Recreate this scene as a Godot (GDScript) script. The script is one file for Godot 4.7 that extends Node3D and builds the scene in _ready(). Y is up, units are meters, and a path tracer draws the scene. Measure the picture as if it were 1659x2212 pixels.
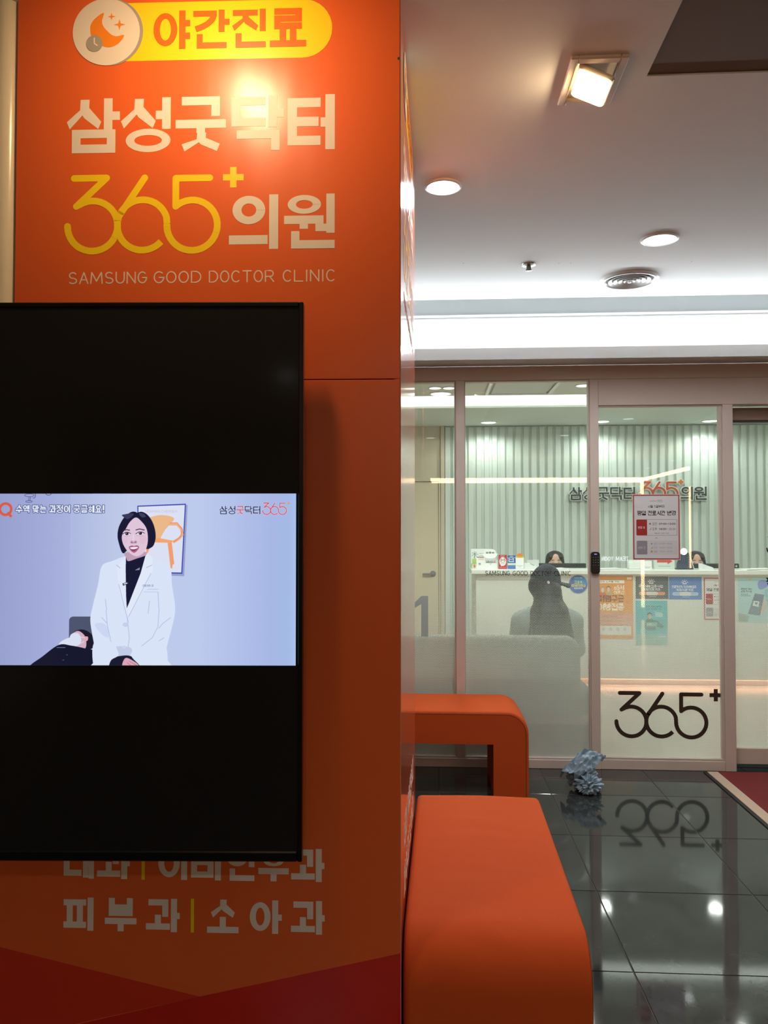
extends Node3D

# ---------------------------------------------------------------- materials
var cache := {}

func mat(c: Color, rough := 0.6, metal := 0.0, spec := 0.5) -> StandardMaterial3D:
	var key := "%s_%.3f_%.3f_%.3f" % [c.to_html(), rough, metal, spec]
	if cache.has(key):
		return cache[key]
	var m := StandardMaterial3D.new()
	m.albedo_color = c
	m.roughness = rough
	m.metallic = metal
	m.metallic_specular = spec
	cache[key] = m
	return m

func rgb(r: int, g: int, b: int) -> Color:
	return Color(r / 255.0, g / 255.0, b / 255.0)

func noise_tex(freq: float, seed_: int, size := 256, normal := false, bump := 4.0, octaves := 3) -> NoiseTexture2D:
	var n := FastNoiseLite.new()
	n.seed = seed_
	n.noise_type = FastNoiseLite.TYPE_SIMPLEX_SMOOTH
	n.frequency = freq
	n.fractal_octaves = octaves
	var t := NoiseTexture2D.new()
	t.width = size
	t.height = size
	t.seamless = true
	t.noise = n
	t.as_normal_map = normal
	t.bump_strength = bump
	return t

func ramp_tex(freq: float, seed_: int, a: Color, b: Color, size := 256, octaves := 4) -> NoiseTexture2D:
	var t := noise_tex(freq, seed_, size, false, 1.0, octaves)
	var g := Gradient.new()
	g.set_color(0, a)
	g.set_color(1, b)
	t.color_ramp = g
	return t

func glow(c: Color, e: float) -> StandardMaterial3D:
	var m := StandardMaterial3D.new()
	m.albedo_color = Color(0.9, 0.9, 0.9)
	m.emission_enabled = true
	m.emission = c
	m.emission_energy_multiplier = e
	return m

# ---------------------------------------------------------------- nodes
var used := {}

func numbered(called: String) -> String:
	var n: int = used.get(called, 0)
	used[called] = n + 1
	return called if n == 0 else "%s_%03d" % [called, n]

func tag(o: Node3D, label: String, category: String, group := "", kind := "") -> Node3D:
	o.set_meta("label", label)
	o.set_meta("category", category)
	if group:
		o.set_meta("group", group)
	if kind:
		o.set_meta("kind", kind)
	return o

func thing(called: String, label: String, category: String, pos := Vector3.ZERO, turn := 0.0, group := "", kind := "") -> Node3D:
	var o := Node3D.new()
	o.name = numbered(called)
	add_child(o)
	o.position = pos
	o.rotation.y = turn
	return tag(o, label, category, group, kind)

func obj(called: String, st, m: Material, parent: Node3D = null) -> MeshInstance3D:
	var mi := MeshInstance3D.new()
	mi.mesh = st.commit() if st is SurfaceTool else st
	mi.material_override = m
	if parent == null:
		mi.name = numbered(called)
		add_child(mi)
	else:
		mi.name = called
		parent.add_child(mi, true)
	return mi

# ---------------------------------------------------------------- mesh helpers
func mb() -> SurfaceTool:
	var st := SurfaceTool.new()
	st.begin(Mesh.PRIMITIVE_TRIANGLES)
	return st

func tri(st: SurfaceTool, a: Vector3, b: Vector3, c: Vector3, out: Vector3) -> void:
	var n := (b - a).cross(c - a)
	if n.length_squared() < 1e-20:
		return
	n = n.normalized()
	if n.dot(out) < 0.0:
		n = -n
		var t := b
		b = c
		c = t
	for p in [a, c, b]:
		st.set_normal(n)
		st.add_vertex(p)

func quad(st: SurfaceTool, a: Vector3, b: Vector3, c: Vector3, d: Vector3, out: Vector3) -> void:
	tri(st, a, b, c, out)
	tri(st, a, c, d, out)

# box with chamfered edges, c its centre, s its size
func box(st: SurfaceTool, c: Vector3, s: Vector3, bev := 0.0, basis := Basis()) -> SurfaceTool:
	var h := s * 0.5
	bev = minf(bev, minf(h.x, minf(h.y, h.z)) * 0.98)
	var vert := func(axis: int, sg: Vector3) -> Vector3:
		var v := Vector3(sg.x * (h.x - bev), sg.y * (h.y - bev), sg.z * (h.z - bev))
		v[axis] = sg[axis] * h[axis]
		return c + basis * v
	for a in 3:
		var u := (a + 1) % 3
		var w := (a + 2) % 3
		for sa in [-1.0, 1.0]:
			var q := []
			for k in [[-1.0, -1.0], [1.0, -1.0], [1.0, 1.0], [-1.0, 1.0]]:
				var sg := Vector3.ZERO
				sg[a] = sa
				sg[u] = k[0]
				sg[w] = k[1]
				q.append(vert.call(a, sg))
			var o := Vector3.ZERO
			o[a] = sa
			quad(st, q[0], q[1], q[2], q[3], basis * o)
			if bev > 0.0:
				for su in [-1.0, 1.0]:
					var e := []
					for k in [[a, -1.0], [a, 1.0], [u, 1.0], [u, -1.0]]:
						var sg := Vector3.ZERO
						sg[a] = sa
						sg[u] = su
						sg[w] = k[1]
						e.append(vert.call(k[0], sg))
					var o2 := Vector3.ZERO
					o2[a] = sa
					o2[u] = su
					quad(st, e[0], e[1], e[2], e[3], basis * o2)
	if bev > 0.0:
		for x in [-1.0, 1.0]:
			for y in [-1.0, 1.0]:
				for z in [-1.0, 1.0]:
					var sg := Vector3(x, y, z)
					tri(st, vert.call(0, sg), vert.call(1, sg), vert.call(2, sg), basis * sg)
	return st

func slab(x0: float, x1: float, y0: float, y1: float, z0: float, z1: float, bev := 0.0) -> SurfaceTool:
	return box(mb(), Vector3((x0 + x1) / 2, (y0 + y1) / 2, (z0 + z1) / 2), Vector3(absf(x1 - x0), absf(y1 - y0), absf(z1 - z0)), bev)

func add_slab(st: SurfaceTool, x0: float, x1: float, y0: float, y1: float, z0: float, z1: float, bev := 0.0) -> void:
	box(st, Vector3((x0 + x1) / 2, (y0 + y1) / 2, (z0 + z1) / 2), Vector3(absf(x1 - x0), absf(y1 - y0), absf(z1 - z0)), bev)

# surface of revolution about y: profile of (radius, height)
func lathe(st: SurfaceTool, prof: Array, seg := 32, at := Vector3.ZERO, basis := Basis()) -> SurfaceTool:
	var turn := 0.0
	for i in prof.size():
		turn += prof[i].cross(prof[(i + 1) % prof.size()])
	if prof[0].x > 0.0 or prof[-1].x > 0.0:
		turn += prof[-1].cross(Vector2(0, prof[-1].y)) + Vector2(0, prof[-1].y).cross(Vector2(0, prof[0].y)) + Vector2(0, prof[0].y).cross(prof[0]) - prof[-1].cross(prof[0]) if not prof[0].is_equal_approx(prof[-1]) else 0.0
	if turn < 0.0:
		prof = prof.duplicate()
		prof.reverse()
	for i in prof.size() - 1:
		var p: Vector2 = prof[i]
		var q: Vector2 = prof[i + 1]
		var d := q - p
		var nn := Vector2(d.y, -d.x).normalized()
		for k in seg:
			var a0 := TAU * k / seg
			var a1 := TAU * (k + 1) / seg
			var d0 := Vector3(cos(a0), 0, sin(a0))
			var d1 := Vector3(cos(a1), 0, sin(a1))
			var v := [d0 * p.x + Vector3.UP * p.y, d1 * p.x + Vector3.UP * p.y, d1 * q.x + Vector3.UP * q.y, d0 * q.x + Vector3.UP * q.y]
			var n0 := d0 * nn.x + Vector3.UP * nn.y
			var n1 := d1 * nn.x + Vector3.UP * nn.y
			var ns := [n0, n1, n1, n0]
			for id in [0, 1, 2, 0, 2, 3]:
				st.set_normal(basis * ns[id])
				st.add_vertex(at + basis * v[id])
	return st

func tube(st: SurfaceTool, pts: Array, r: float, seg := 8) -> SurfaceTool:
	for i in pts.size() - 1:
		var a: Vector3 = pts[i]
		var b: Vector3 = pts[i + 1]
		var d := (b - a).normalized()
		var u := d.cross(Vector3.UP if absf(d.y) < 0.9 else Vector3.RIGHT).normalized()
		var w := d.cross(u)
		for k in seg:
			var a0 := TAU * k / seg
			var a1 := TAU * (k + 1) / seg
			var n0 := u * cos(a0) + w * sin(a0)
			var n1 := u * cos(a1) + w * sin(a1)
			quad(st, a + n0 * r, a + n1 * r, b + n1 * r, b + n0 * r, n0 + n1)
			tri(st, a, a + n0 * r, a + n1 * r, -d)
			tri(st, b, b + n0 * r, b + n1 * r, d)
	return st

# outline in the xy plane given a thickness in z: front at z1, back at z0
func extrude(st: SurfaceTool, poly: PackedVector2Array, z0: float, z1: float, back := true) -> void:
	var id := Geometry2D.triangulate_polygon(poly)
	for i in range(0, id.size(), 3):
		var a := poly[id[i]]
		var b := poly[id[i + 1]]
		var c := poly[id[i + 2]]
		tri(st, Vector3(a.x, a.y, z1), Vector3(b.x, b.y, z1), Vector3(c.x, c.y, z1), Vector3.BACK)
		if back:
			tri(st, Vector3(a.x, a.y, z0), Vector3(b.x, b.y, z0), Vector3(c.x, c.y, z0), Vector3.FORWARD)
	var area := 0.0
	for i in poly.size():
		area += poly[i].cross(poly[(i + 1) % poly.size()])
	for i in poly.size():
		var a := poly[i]
		var b := poly[(i + 1) % poly.size()]
		var o := Vector3(b.y - a.y, a.x - b.x, 0) * signf(area)
		quad(st, Vector3(a.x, a.y, z0), Vector3(b.x, b.y, z0), Vector3(b.x, b.y, z1), Vector3(a.x, a.y, z1), o)

# a panel with 0..1 texture coordinates facing +z
func sheet(x0: float, x1: float, y0: float, y1: float, z: float, thick := 0.0006, ur := Vector2.ONE) -> SurfaceTool:
	var st := mb()
	var p := [Vector3(x0, y1, z), Vector3(x1, y1, z), Vector3(x1, y0, z), Vector3(x0, y0, z)]
	var uv := [Vector2(0, 0), Vector2(ur.x, 0), ur, Vector2(0, ur.y)]
	for k in [0, 1, 2, 0, 2, 3]:
		st.set_normal(Vector3.BACK)
		st.set_uv(uv[k])
		st.add_vertex(p[k])
	var b := Vector3(0, 0, -thick)
	if thick > 0.0:
		for i in 4:
			var j := (i + 1) % 4
			var e: Vector3 = p[j] - p[i]
			var o := e.cross(Vector3.BACK)
			var v := [p[i], p[j], p[j] + b, p[i] + b]
			for k in [0, 1, 2, 0, 2, 3]:
				st.set_normal(-o.normalized())
				st.set_uv(uv[i])
				st.add_vertex(v[k])
		for k in [0, 2, 1, 0, 3, 2]:
			st.set_normal(Vector3.FORWARD)
			st.set_uv(Vector2(0.5, 0.01))
			st.add_vertex(p[k] + b)
	return st

# ---------------------------------------------------------------- strokes and letters (y grows downward)
func r4(x: float, y: float, w: float, h: float) -> PackedVector2Array:
	return PackedVector2Array([Vector2(x, y), Vector2(x + w, y), Vector2(x + w, y + h), Vector2(x, y + h)])

func seg(a: Vector2, b: Vector2, t: float, cap := false) -> PackedVector2Array:
	var d := (b - a).normalized()
	var n := Vector2(-d.y, d.x) * t * 0.5
	var out := PackedVector2Array([a + n])
	if cap:
		for k in range(1, 8):
			out.append(a + n.rotated(PI * k / 8.0))
	out.append(a - n)
	out.append(b - n)
	if cap:
		for k in range(1, 8):
			out.append(b + (-n).rotated(PI * k / 8.0))
	out.append(b + n)
	return out

func strip(pts: Array, t: float, cap := false) -> Array:
	var l := PackedVector2Array()
	var r := PackedVector2Array()
	var out := []
	for i in pts.size():
		var p: Vector2 = pts[i]
		var d: Vector2 = pts[mini(i + 1, pts.size() - 1)] - pts[maxi(i - 1, 0)]
		d = d.normalized()
		var n := Vector2(-d.y, d.x) * t * 0.5
		l.append(p + n)
		r.append(p - n)
	for i in pts.size() - 1:
		out.append(PackedVector2Array([l[i], l[i + 1], r[i + 1], r[i]]))
	if cap:
		for p in [pts[0], pts[-1]]:
			out.append(disc(p, t * 0.5, t * 0.5, 20))
	return out

func disc(c: Vector2, rx: float, ry: float, n := 32) -> PackedVector2Array:
	var out := PackedVector2Array()
	for k in n:
		out.append(c + Vector2(cos(TAU * k / n) * rx, sin(TAU * k / n) * ry))
	return out

func arc(c: Vector2, rx: float, ry: float, a0: float, a1: float, n := 24) -> Array:
	var out := []
	for k in n + 1:
		var a := deg_to_rad(lerpf(a0, a1, float(k) / n))
		out.append(c + Vector2(cos(a) * rx, sin(a) * ry))
	return out

func ring(x: float, y: float, w: float, h: float, t: float) -> Array:
	var o := []
	var c := Vector2(x + w / 2, y + h / 2)
	var ty := minf(t * 0.88, h * 0.27)
	var tx := minf(t, w * 0.3)
	var a := arc(c, w / 2, h / 2, 0, 360, 36)
	var b := arc(c, w / 2 - tx, h / 2 - ty, 0, 360, 36)
	for i in 36:
		o.append(PackedVector2Array([a[i], a[i + 1], b[i + 1], b[i]]))
	return o

func rrect(x: float, y: float, w: float, h: float, r: float) -> PackedVector2Array:
	var out := PackedVector2Array()
	for k in [[x + w - r, y + r, -90], [x + w - r, y + h - r, 0], [x + r, y + h - r, 90], [x + r, y + r, 180]]:
		for p in arc(Vector2(k[0], k[1]), r, r, k[2], k[2] + 90, 6):
			out.append(p)
	return out

const LEAD := "ㄱㄲㄴㄷㄸㄹㅁㅂㅃㅅㅆㅇㅈㅉㅊㅋㅌㅍㅎ"
const VOWEL := "ㅏㅐㅑㅒㅓㅔㅕㅖㅗㅘㅙㅚㅛㅜㅝㅞㅟㅠㅡㅢㅣ"
const TAIL := " ㄱㄲㄳㄴㄵㄶㄷㄹㄺㄻㄼㄽㄾㄿㅀㅁㅂㅄㅅㅆㅇㅈㅊㅋㅌㅍㅎ"

func consonant(c: String, x: float, y: float, w: float, h: float, t: float, lean: bool) -> Array:
	var o := []
	match c:
		"ㄱ", "ㅋ":
			o.append(r4(x, y, w, t))
			if lean:
				var p := []
				for k in 9:
					var s := k / 8.0
					p.append(Vector2(x + w - t / 2, y + t / 2).lerp(Vector2(x + w - t / 2, y + h * 0.62), s).lerp(Vector2(x + w - t / 2, y + h * 0.62).lerp(Vector2(x + w * 0.1, y + h - t * 0.4), s), s))
				o += strip(p, t)
			else:
				o.append(r4(x + w - t, y, t, h))
			if c == "ㅋ":
				o.append(r4(x + w * 0.08, y + h * 0.42, w * 0.85, t))
		"ㄲ":
			o += consonant("ㄱ", x, y, w * 0.46, h, t, false)
			o += consonant("ㄱ", x + w * 0.54, y, w * 0.46, h, t, false)
		"ㄴ":
			o.append(r4(x, y, t, h))
			o.append(r4(x, y + h - t, w, t))
		"ㄷ", "ㅌ":
			o.append(r4(x, y, w, t))
			o.append(r4(x, y, t, h))
			o.append(r4(x, y + h - t, w, t))
			if c == "ㅌ":
				o.append(r4(x, y + (h - t) / 2, w * 0.94, t))
		"ㄹ":
			o.append(r4(x, y, w, t))
			o.append(r4(x + w - t, y, t, h / 2))
			o.append(r4(x, y + (h - t) / 2, w, t))
			o.append(r4(x, y + (h - t) / 2, t, h / 2))
			o.append(r4(x, y + h - t, w, t))
		"ㅁ":
			o.append(r4(x, y, w, t))
			o.append(r4(x, y + h - t, w, t))
			o.append(r4(x, y, t, h))
			o.append(r4(x + w - t, y, t, h))
		"ㅂ":
			o.append(r4(x, y, t, h))
			o.append(r4(x + w - t, y, t, h))
			o.append(r4(x, y + h * 0.36, w, t * 0.9))
			o.append(r4(x, y + h - t, w, t))
		"ㅍ":
			o.append(r4(x, y, w, t))
			o.append(r4(x, y + h - t, w, t))
			o.append(r4(x + w * 0.22 - t * 0.3, y, t, h))
			o.append(r4(x + w * 0.78 - t * 0.7, y, t, h))
		"ㅅ", "ㅆ":
			if c == "ㅆ":
				o += consonant("ㅅ", x, y, w * 0.54, h, t, lean)
				o += consonant("ㅅ", x + w * 0.46, y, w * 0.54, h, t, lean)
			else:
				var m := x + w * 0.52
				o.append(PackedVector2Array([Vector2(m - t * 0.5, y), Vector2(m + t * 0.55, y), Vector2(m + t * 0.5, y + h * 0.28), Vector2(x + t * 0.35, y + h), Vector2(x, y + h - t * 0.85), Vector2(m - t * 0.55, y + h * 0.35)]))
				o.append(PackedVector2Array([Vector2(m - t * 0.55, y + h * 0.36), Vector2(m + t * 0.52, y + h * 0.28), Vector2(x + w, y + h - t * 0.85), Vector2(x + w - t * 0.35, y + h), Vector2(m - t * 0.1, y + h * 0.62)]))
		"ㅈ":
			o.append(r4(x + w * 0.02, y, w * 0.96, t))
			o += consonant("ㅅ", x, y + t * 0.35, w, h - t * 0.35, t, lean)
		"ㅊ":
			o.append(r4(x + w * 0.3, y, w * 0.4, t * 0.8))
			o += consonant("ㅈ", x, y + h * 0.24, w, h * 0.76, t, lean)
		"ㅇ":
			o += ring(x, y, w, h, t)
		"ㅎ":
			o.append(r4(x + w * 0.28, y, w * 0.44, t * 0.8))
			o.append(r4(x, y + h * 0.24, w, t * 0.85))
			o += ring(x + w * 0.08, y + h * 0.46, w * 0.84, h * 0.54, t * 0.9)
	return o

func vowel(v: String, x: float, y: float, w: float, h: float, t: float) -> Array:
	var o := []
	match v:
		"ㅏ", "ㅑ", "ㅣ":
			o.append(r4(x, y, t, h))
			if v == "ㅏ":
				o.append(r4(x, y + h * 0.42, w, t))
			elif v == "ㅑ":
				o.append(r4(x, y + h * 0.25, w, t))
				o.append(r4(x, y + h * 0.58, w, t))
		"ㅓ", "ㅕ":
			o.append(r4(x + w - t, y, t, h))
			if v == "ㅓ":
				o.append(r4(x, y + h * 0.42, w, t))
			else:
				o.append(r4(x, y + h * 0.24, w, t))
				o.append(r4(x, y + h * 0.55, w, t))
		"ㅐ":
			o.append(r4(x, y + h * 0.03, t * 0.9, h * 0.94))
			o.append(r4(x + w - t * 0.9, y, t * 0.9, h))
			o.append(r4(x, y + h * 0.44, w, t * 0.9))
		"ㅔ", "ㅖ":
			o.append(r4(x + w * 0.38, y + h * 0.03, t * 0.85, h * 0.94))
			o.append(r4(x + w - t * 0.85, y, t * 0.85, h))
			if v == "ㅔ":
				o.append(r4(x - w * 0.1, y + h * 0.42, w * 0.6, t * 0.9))
			else:
				o.append(r4(x - w * 0.1, y + h * 0.28, w * 0.6, t * 0.85))
				o.append(r4(x - w * 0.1, y + h * 0.55, w * 0.6, t * 0.85))
		"ㅗ":
			o.append(r4(x, y + h - t, w, t))
			o.append(r4(x + w / 2 - t / 2, y, t, h))
		"ㅛ":
			o.append(r4(x, y + h - t, w, t))
			o.append(r4(x + w * 0.27, y, t, h))
			o.append(r4(x + w * 0.73 - t, y, t, h))
		"ㅜ":
			o.append(r4(x, y, w, t))
			o.append(r4(x + w / 2 - t / 2, y, t, h))
		"ㅠ":
			o.append(r4(x, y, w, t))
			o.append(r4(x + w * 0.27, y, t, h))
			o.append(r4(x + w * 0.73 - t, y, t, h))
		"ㅡ":
			o.append(r4(x, y + (h - t) / 2, w, t))
	return o

# one syllable in a box: t is the stroke as a share of the height
func syllable(ch: String, x: float, y: float, w: float, h: float, ts := 0.15) -> Array:
	var code := ch.unicode_at(0) - 0xAC00
	if code < 0 or code > 11171:
		return latin(ch, x, y, w, h, ts * h)
	var c := LEAD[code / 588]
	var v := VOWEL[(code % 588) / 28]
	var f := TAIL[code % 28]
	var tail := f != " "
	var t := ts * h
	var o := []
	if tail:
		t *= 0.92
	if v in "ㅏㅑㅓㅕㅣㅐㅒㅔㅖ":
		var wide := 0.36 if v in "ㅐㅔㅖ" else 0.3
		if v == "ㅣ":
			wide = t / w
		var vh := 0.58 if tail else 1.0
		var cw := 1.0 - wide - 0.05
		if v in "ㅓㅕ":
			cw = 1.0 - wide + 0.0
		var cy := 0.02 if tail else 0.06
		o += consonant(c, x, y + h * cy, w * cw, h * ((0.54 if tail else 0.86)), t, true)
		o += vowel(v, x + w * (1.0 - wide), y, w * wide, h * vh, t)
		if tail:
			var fh := 0.43 if f in "ㅁㅇ" else 0.37
			o += consonant(f, x + w * 0.1, y + h * (1 - fh), w * (0.82 if v in "ㅏㅑ" else 0.9), h * fh, t, false)
	elif v in "ㅗㅛㅜㅠㅡ":
		var ch_ := 0.36 if tail else 0.54
		var vh := 0.26 if tail else 0.44
		var gap := 0.02
		if v in "ㅗㅛ":
			gap = -0.02
		o += consonant(c, x + w * 0.12, y, w * 0.76, h * ch_, t, false)
		if v == "ㅡ":
			o += vowel(v, x, y + h * (0.42 if tail else 0.66), w, t, t)
		elif v in "ㅗㅛ":
			o += vowel(v, x, y + h * (ch_ + gap), w, h * ((0.60 if tail else 1.0) - ch_ - gap), t)
		else:
			o += vowel(v, x, y + h * (ch_ + 0.06), w, h * ((0.66 if tail else 1.0) - ch_ - 0.06), t)
		if tail:
			o += consonant(f, x + w * 0.12, y + h * 0.66, w * 0.76, h * 0.34, t, false)
	else:
		var vv := {"ㅘ": ["ㅗ", "ㅏ"], "ㅙ": ["ㅗ", "ㅐ"], "ㅚ": ["ㅗ", "ㅣ"], "ㅝ": ["ㅜ", "ㅓ"], "ㅞ": ["ㅜ", "ㅔ"], "ㅟ": ["ㅜ", "ㅣ"], "ㅢ": ["ㅡ", "ㅣ"]}
		var two: Array = vv[v]
		var hh := 0.64 if tail else 0.97
		var side := 0.26 if two[1] != "ㅣ" else t / w
		var sx := 1.0 - side
		var left := sx - 0.03 if two[1] != "ㅓ" else 0.78
		o += consonant(c, x + w * 0.07, y + h * 0.02, w * (left - 0.12), h * hh * 0.54, t, false)
		if two[0] == "ㅗ":
			o += vowel("ㅗ", x, y + h * hh * 0.5, w * left, h * hh * 0.46, t)
		elif two[0] == "ㅜ":
			o += vowel("ㅜ", x, y + h * hh * 0.62, w * left, h * hh * 0.38, t)
		else:
			o += vowel("ㅡ", x, y + h * (hh - 0.06) - t, w * left, t, t)
		if two[1] == "ㅓ":
			o.append(r4(x + w - t, y, t, h * (0.72 if tail else 1.0)))
			o.append(r4(x + w * 0.62, y + h * hh * 0.86, w * 0.36, t * 0.9))
		else:
			o += vowel(two[1], x + w * sx, y, w * side, h * (0.7 if tail else 1.0), t)
		if tail:
			o += consonant(f, x + w * 0.14, y + h * 0.68, w * 0.86, h * 0.32, t, false)
	return o

# plain geometric capitals, digits and a few signs
func latin(ch: String, x: float, y: float, w: float, h: float, t: float) -> Array:
	var P := func(a: float, b: float) -> Vector2: return Vector2(x + t / 2 + a * (w - t), y + t / 2 + b * (h - t))
	var lines := {
		"A": [[0, 1, 0.5, 0, 1, 1], [0.2, 0.66, 0.8, 0.66]], "E": [[1, 0, 0, 0, 0, 1, 1, 1], [0, 0.5, 0.85, 0.5]], "I": [[0.5, 0, 0.5, 1]], "L": [[0, 0, 0, 1, 1, 1]],
		"H": [[0, 0, 0, 1], [1, 0, 1, 1], [0, 0.5, 1, 0.5]], "K": [[0, 0, 0, 1], [1, 0, 0, 0.6], [0.35, 0.4, 1, 1]],
		"M": [[0, 1, 0.08, 0, 0.5, 0.8, 0.92, 0, 1, 1]], "N": [[0, 1, 0, 0, 1, 1, 1, 0]], "T": [[0, 0, 1, 0], [0.5, 0, 0.5, 1]], "Y": [[0, 0, 0.5, 0.52, 1, 0], [0.5, 0.5, 0.5, 1]],
		"V": [[0, 0, 0.5, 1, 1, 0]], "1": [[0.2, 0.2, 0.6, 0, 0.6, 1]], "4": [[0.72, 1, 0.72, 0, 0, 0.7, 1, 0.7]], "7": [[0, 0, 1, 0, 0.4, 1]], "-": [[0, 0.5, 1, 0.5]], "|": [[0.5, 0, 0.5, 1]],
		"~": [[0, 0.55, 0.25, 0.42, 0.75, 0.58, 1, 0.45]], "!": [[0.5, 0, 0.5, 0.66], [0.5, 0.9, 0.5, 1]], ":": [[0.5, 0.28, 0.5, 0.36], [0.5, 0.72, 0.5, 0.8]], ".": [[0.5, 0.94, 0.5, 1]], "+": [[0, 0.5, 1, 0.5], [0.5, 0.1, 0.5, 0.9]],
	}
	var o := []
	if lines.has(ch):
		for l in lines[ch]:
			var p := []
			for i in range(0, l.size(), 2):
				p.append(P.call(l[i], l[i + 1]))
			for i in p.size() - 1:
				o.append(seg(p[i], p[i + 1], t, true))
		return o
	var curve := func(list: Array) -> void:
		o.append_array(strip(list, t))
		o.append(disc(list[0], t / 2, t / 2, 12))
		o.append(disc(list[-1], t / 2, t / 2, 12))
	var A := func(cx: float, cy: float, rx: float, ry: float, a0: float, a1: float) -> Array:
		var c: Vector2 = P.call(cx, cy)
		return arc(c, rx * (w - t), ry * (h - t), a0, a1, 20)
	match ch:
		"O", "0": o += strip(A.call(0.5, 0.5, 0.5, 0.5, 0, 360), t)
		"C": curve.call(A.call(0.52, 0.5, 0.52, 0.5, -48, -312))
		"G":
			curve.call(A.call(0.52, 0.5, 0.52, 0.5, -48, -360))
			o.append(seg(P.call(0.55, 0.52), P.call(1.03, 0.52), t, true))
		"D":
			curve.call([P.call(0.35, 0.0)] + A.call(0.4, 0.5, 0.6, 0.5, -90, 90) + [P.call(0.0, 1.0), P.call(0.0, 0.5), P.call(0.0, 0.0), P.call(0.35, 0.0)])
		"S":
			curve.call(A.call(0.5, 0.26, 0.42, 0.26, -35, -270) + A.call(0.5, 0.76, 0.46, 0.24, -90, 145))
		"U":
			curve.call([P.call(0, 0)] + A.call(0.5, 0.6, 0.5, 0.4, 180, 0) + [P.call(1, 0)])
		"R":
			curve.call([P.call(0, 1), P.call(0, 0), P.call(0.5, 0)] + A.call(0.55, 0.27, 0.4, 0.27, -90, 90) + [P.call(0.02, 0.54)])
			o.append(seg(P.call(0.5, 0.54), P.call(1, 1), t, true))
		"Q":
			o += strip(A.call(0.5, 0.5, 0.5, 0.5, 0, 360), t)
			o.append(seg(P.call(0.66, 0.72), P.call(1.0, 1.06), t))
		"2":
			curve.call(A.call(0.5, 0.3, 0.48, 0.3, -170, 25) + [P.call(0.02, 1.0)])
			o.append(seg(P.call(0, 1), P.call(1, 1), t, true))
		"3":
			curve.call(A.call(0.48, 0.26, 0.44, 0.26, -155, 90))
			curve.call(A.call(0.48, 0.75, 0.5, 0.25, -90, 155))
		"5":
			curve.call([P.call(0.9, 0), P.call(0.12, 0), P.call(0.06, 0.44)] + A.call(0.46, 0.68, 0.5, 0.32, -110, 140))
		"6":
			o += strip(A.call(0.5, 0.68, 0.48, 0.32, 0, 360), t)
			curve.call([P.call(0.03, 0.66), P.call(0.2, 0.3), P.call(0.65, 0.0)])
		"8":
			o += strip(A.call(0.5, 0.25, 0.42, 0.25, 0, 360), t)
			o += strip(A.call(0.5, 0.75, 0.48, 0.25, 0, 360), t)
		"9":
			o += strip(A.call(0.5, 0.32, 0.48, 0.32, 0, 360), t)
			curve.call([P.call(0.97, 0.34), P.call(0.8, 0.7), P.call(0.35, 1.0)])
	return o

# a line of text; cw the width of one syllable, capitals narrower; returns its outlines
func line(text: String, x: float, y: float, cw: float, h: float, ts := 0.13, gap := 0.08) -> Array:
	var o := []
	for ch in text:
		if ch == " ":
			x += cw * 0.4
			continue
		var w := cw
		if ch.unicode_at(0) < 0x3000:
			w = cw * {"M": 0.85, "I": 0.2, ":": 0.2, ".": 0.2, "!": 0.25, "1": 0.5, "|": 0.2}.get(ch, 0.62)
		o += syllable(ch, x, y, w, h, ts)
		x += w + cw * gap
	return o

func line_width(text: String, cw: float, gap := 0.08) -> float:
	var x := 0.0
	for ch in text:
		if ch == " ":
			x += cw * 0.4
		elif ch.unicode_at(0) < 0x3000:
			x += cw * {"M": 0.85, "I": 0.2, ":": 0.2, ".": 0.2, "!": 0.25, "1": 0.5, "|": 0.2}.get(ch, 0.62) + cw * gap
		else:
			x += cw * (1 + gap)
	return x

# text fitted into a width
func fit(text: String, x0: float, x1: float, y: float, h: float, ts := 0.13, gap := 0.08) -> Array:
	return line(text, x0, y, (x1 - x0) / line_width(text, 1.0, gap), h, ts, gap)

# the joined numerals: x, y of the upper left of their frame (690 wide, 350 high drawn), s the scale
func numerals(x: float, y: float, s: float, t := 30.0) -> Array:
	var o := []
	var P := func(a: float, b: float) -> Vector2: return Vector2(x + (a - 460) * s, y + (b - 987) * s)
	var R := 113.0 * s
	var tt := t * s
	var A := func(cx: float, cy: float, a0: float, a1: float) -> Array: return arc(P.call(cx, cy), R, R, a0, a1, 30)
	# three
	o.append(seg(P.call(503, 1003), P.call(650, 1003), tt, true))
	o.append(seg(P.call(650, 1003), P.call(514, 1130), tt, true))
	o += strip([P.call(514, 1130)] + A.call(588, 1219, -122, 180), tt, true)
	# six
	o.append(seg(P.call(822, 1005), P.call(706, 1178), tt, true))
	o += strip(A.call(813, 1217, 195, 42), tt)
	o += strip(A.call(813, 1217, 180, 342) + A.call(1036, 1221, 185, 165), tt)
	# five
	o.append(seg(P.call(962, 1009), P.call(1114, 1009), tt, true))
	o.append(seg(P.call(962, 1009), P.call(962, 1136), tt, true))
	o += strip([P.call(962, 1136)] + A.call(1036, 1221, -125, 180), tt, true)
	return o

func plus(x: float, y: float, s: float, t: float) -> Array:
	return [r4(x - s / 2, y - t / 2, s, t), r4(x - t / 2, y - s / 2, t, s)]

# outlines (metres, y down) into a thin raised mesh on the plane z, standing at (ox, oy)
func print_mesh(polys: Array, ox: float, oy: float, z: float, thick := 0.0006, back := true) -> SurfaceTool:
	var st := mb()
	var i := 0
	for p: PackedVector2Array in polys:
		var q := PackedVector2Array()
		for v in p:
			q.append(Vector2(ox + v.x, oy - v.y))
		extrude(st, q, z, z + thick + 0.00003 * (i % 9), back)
		i += 1
	return st

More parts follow.
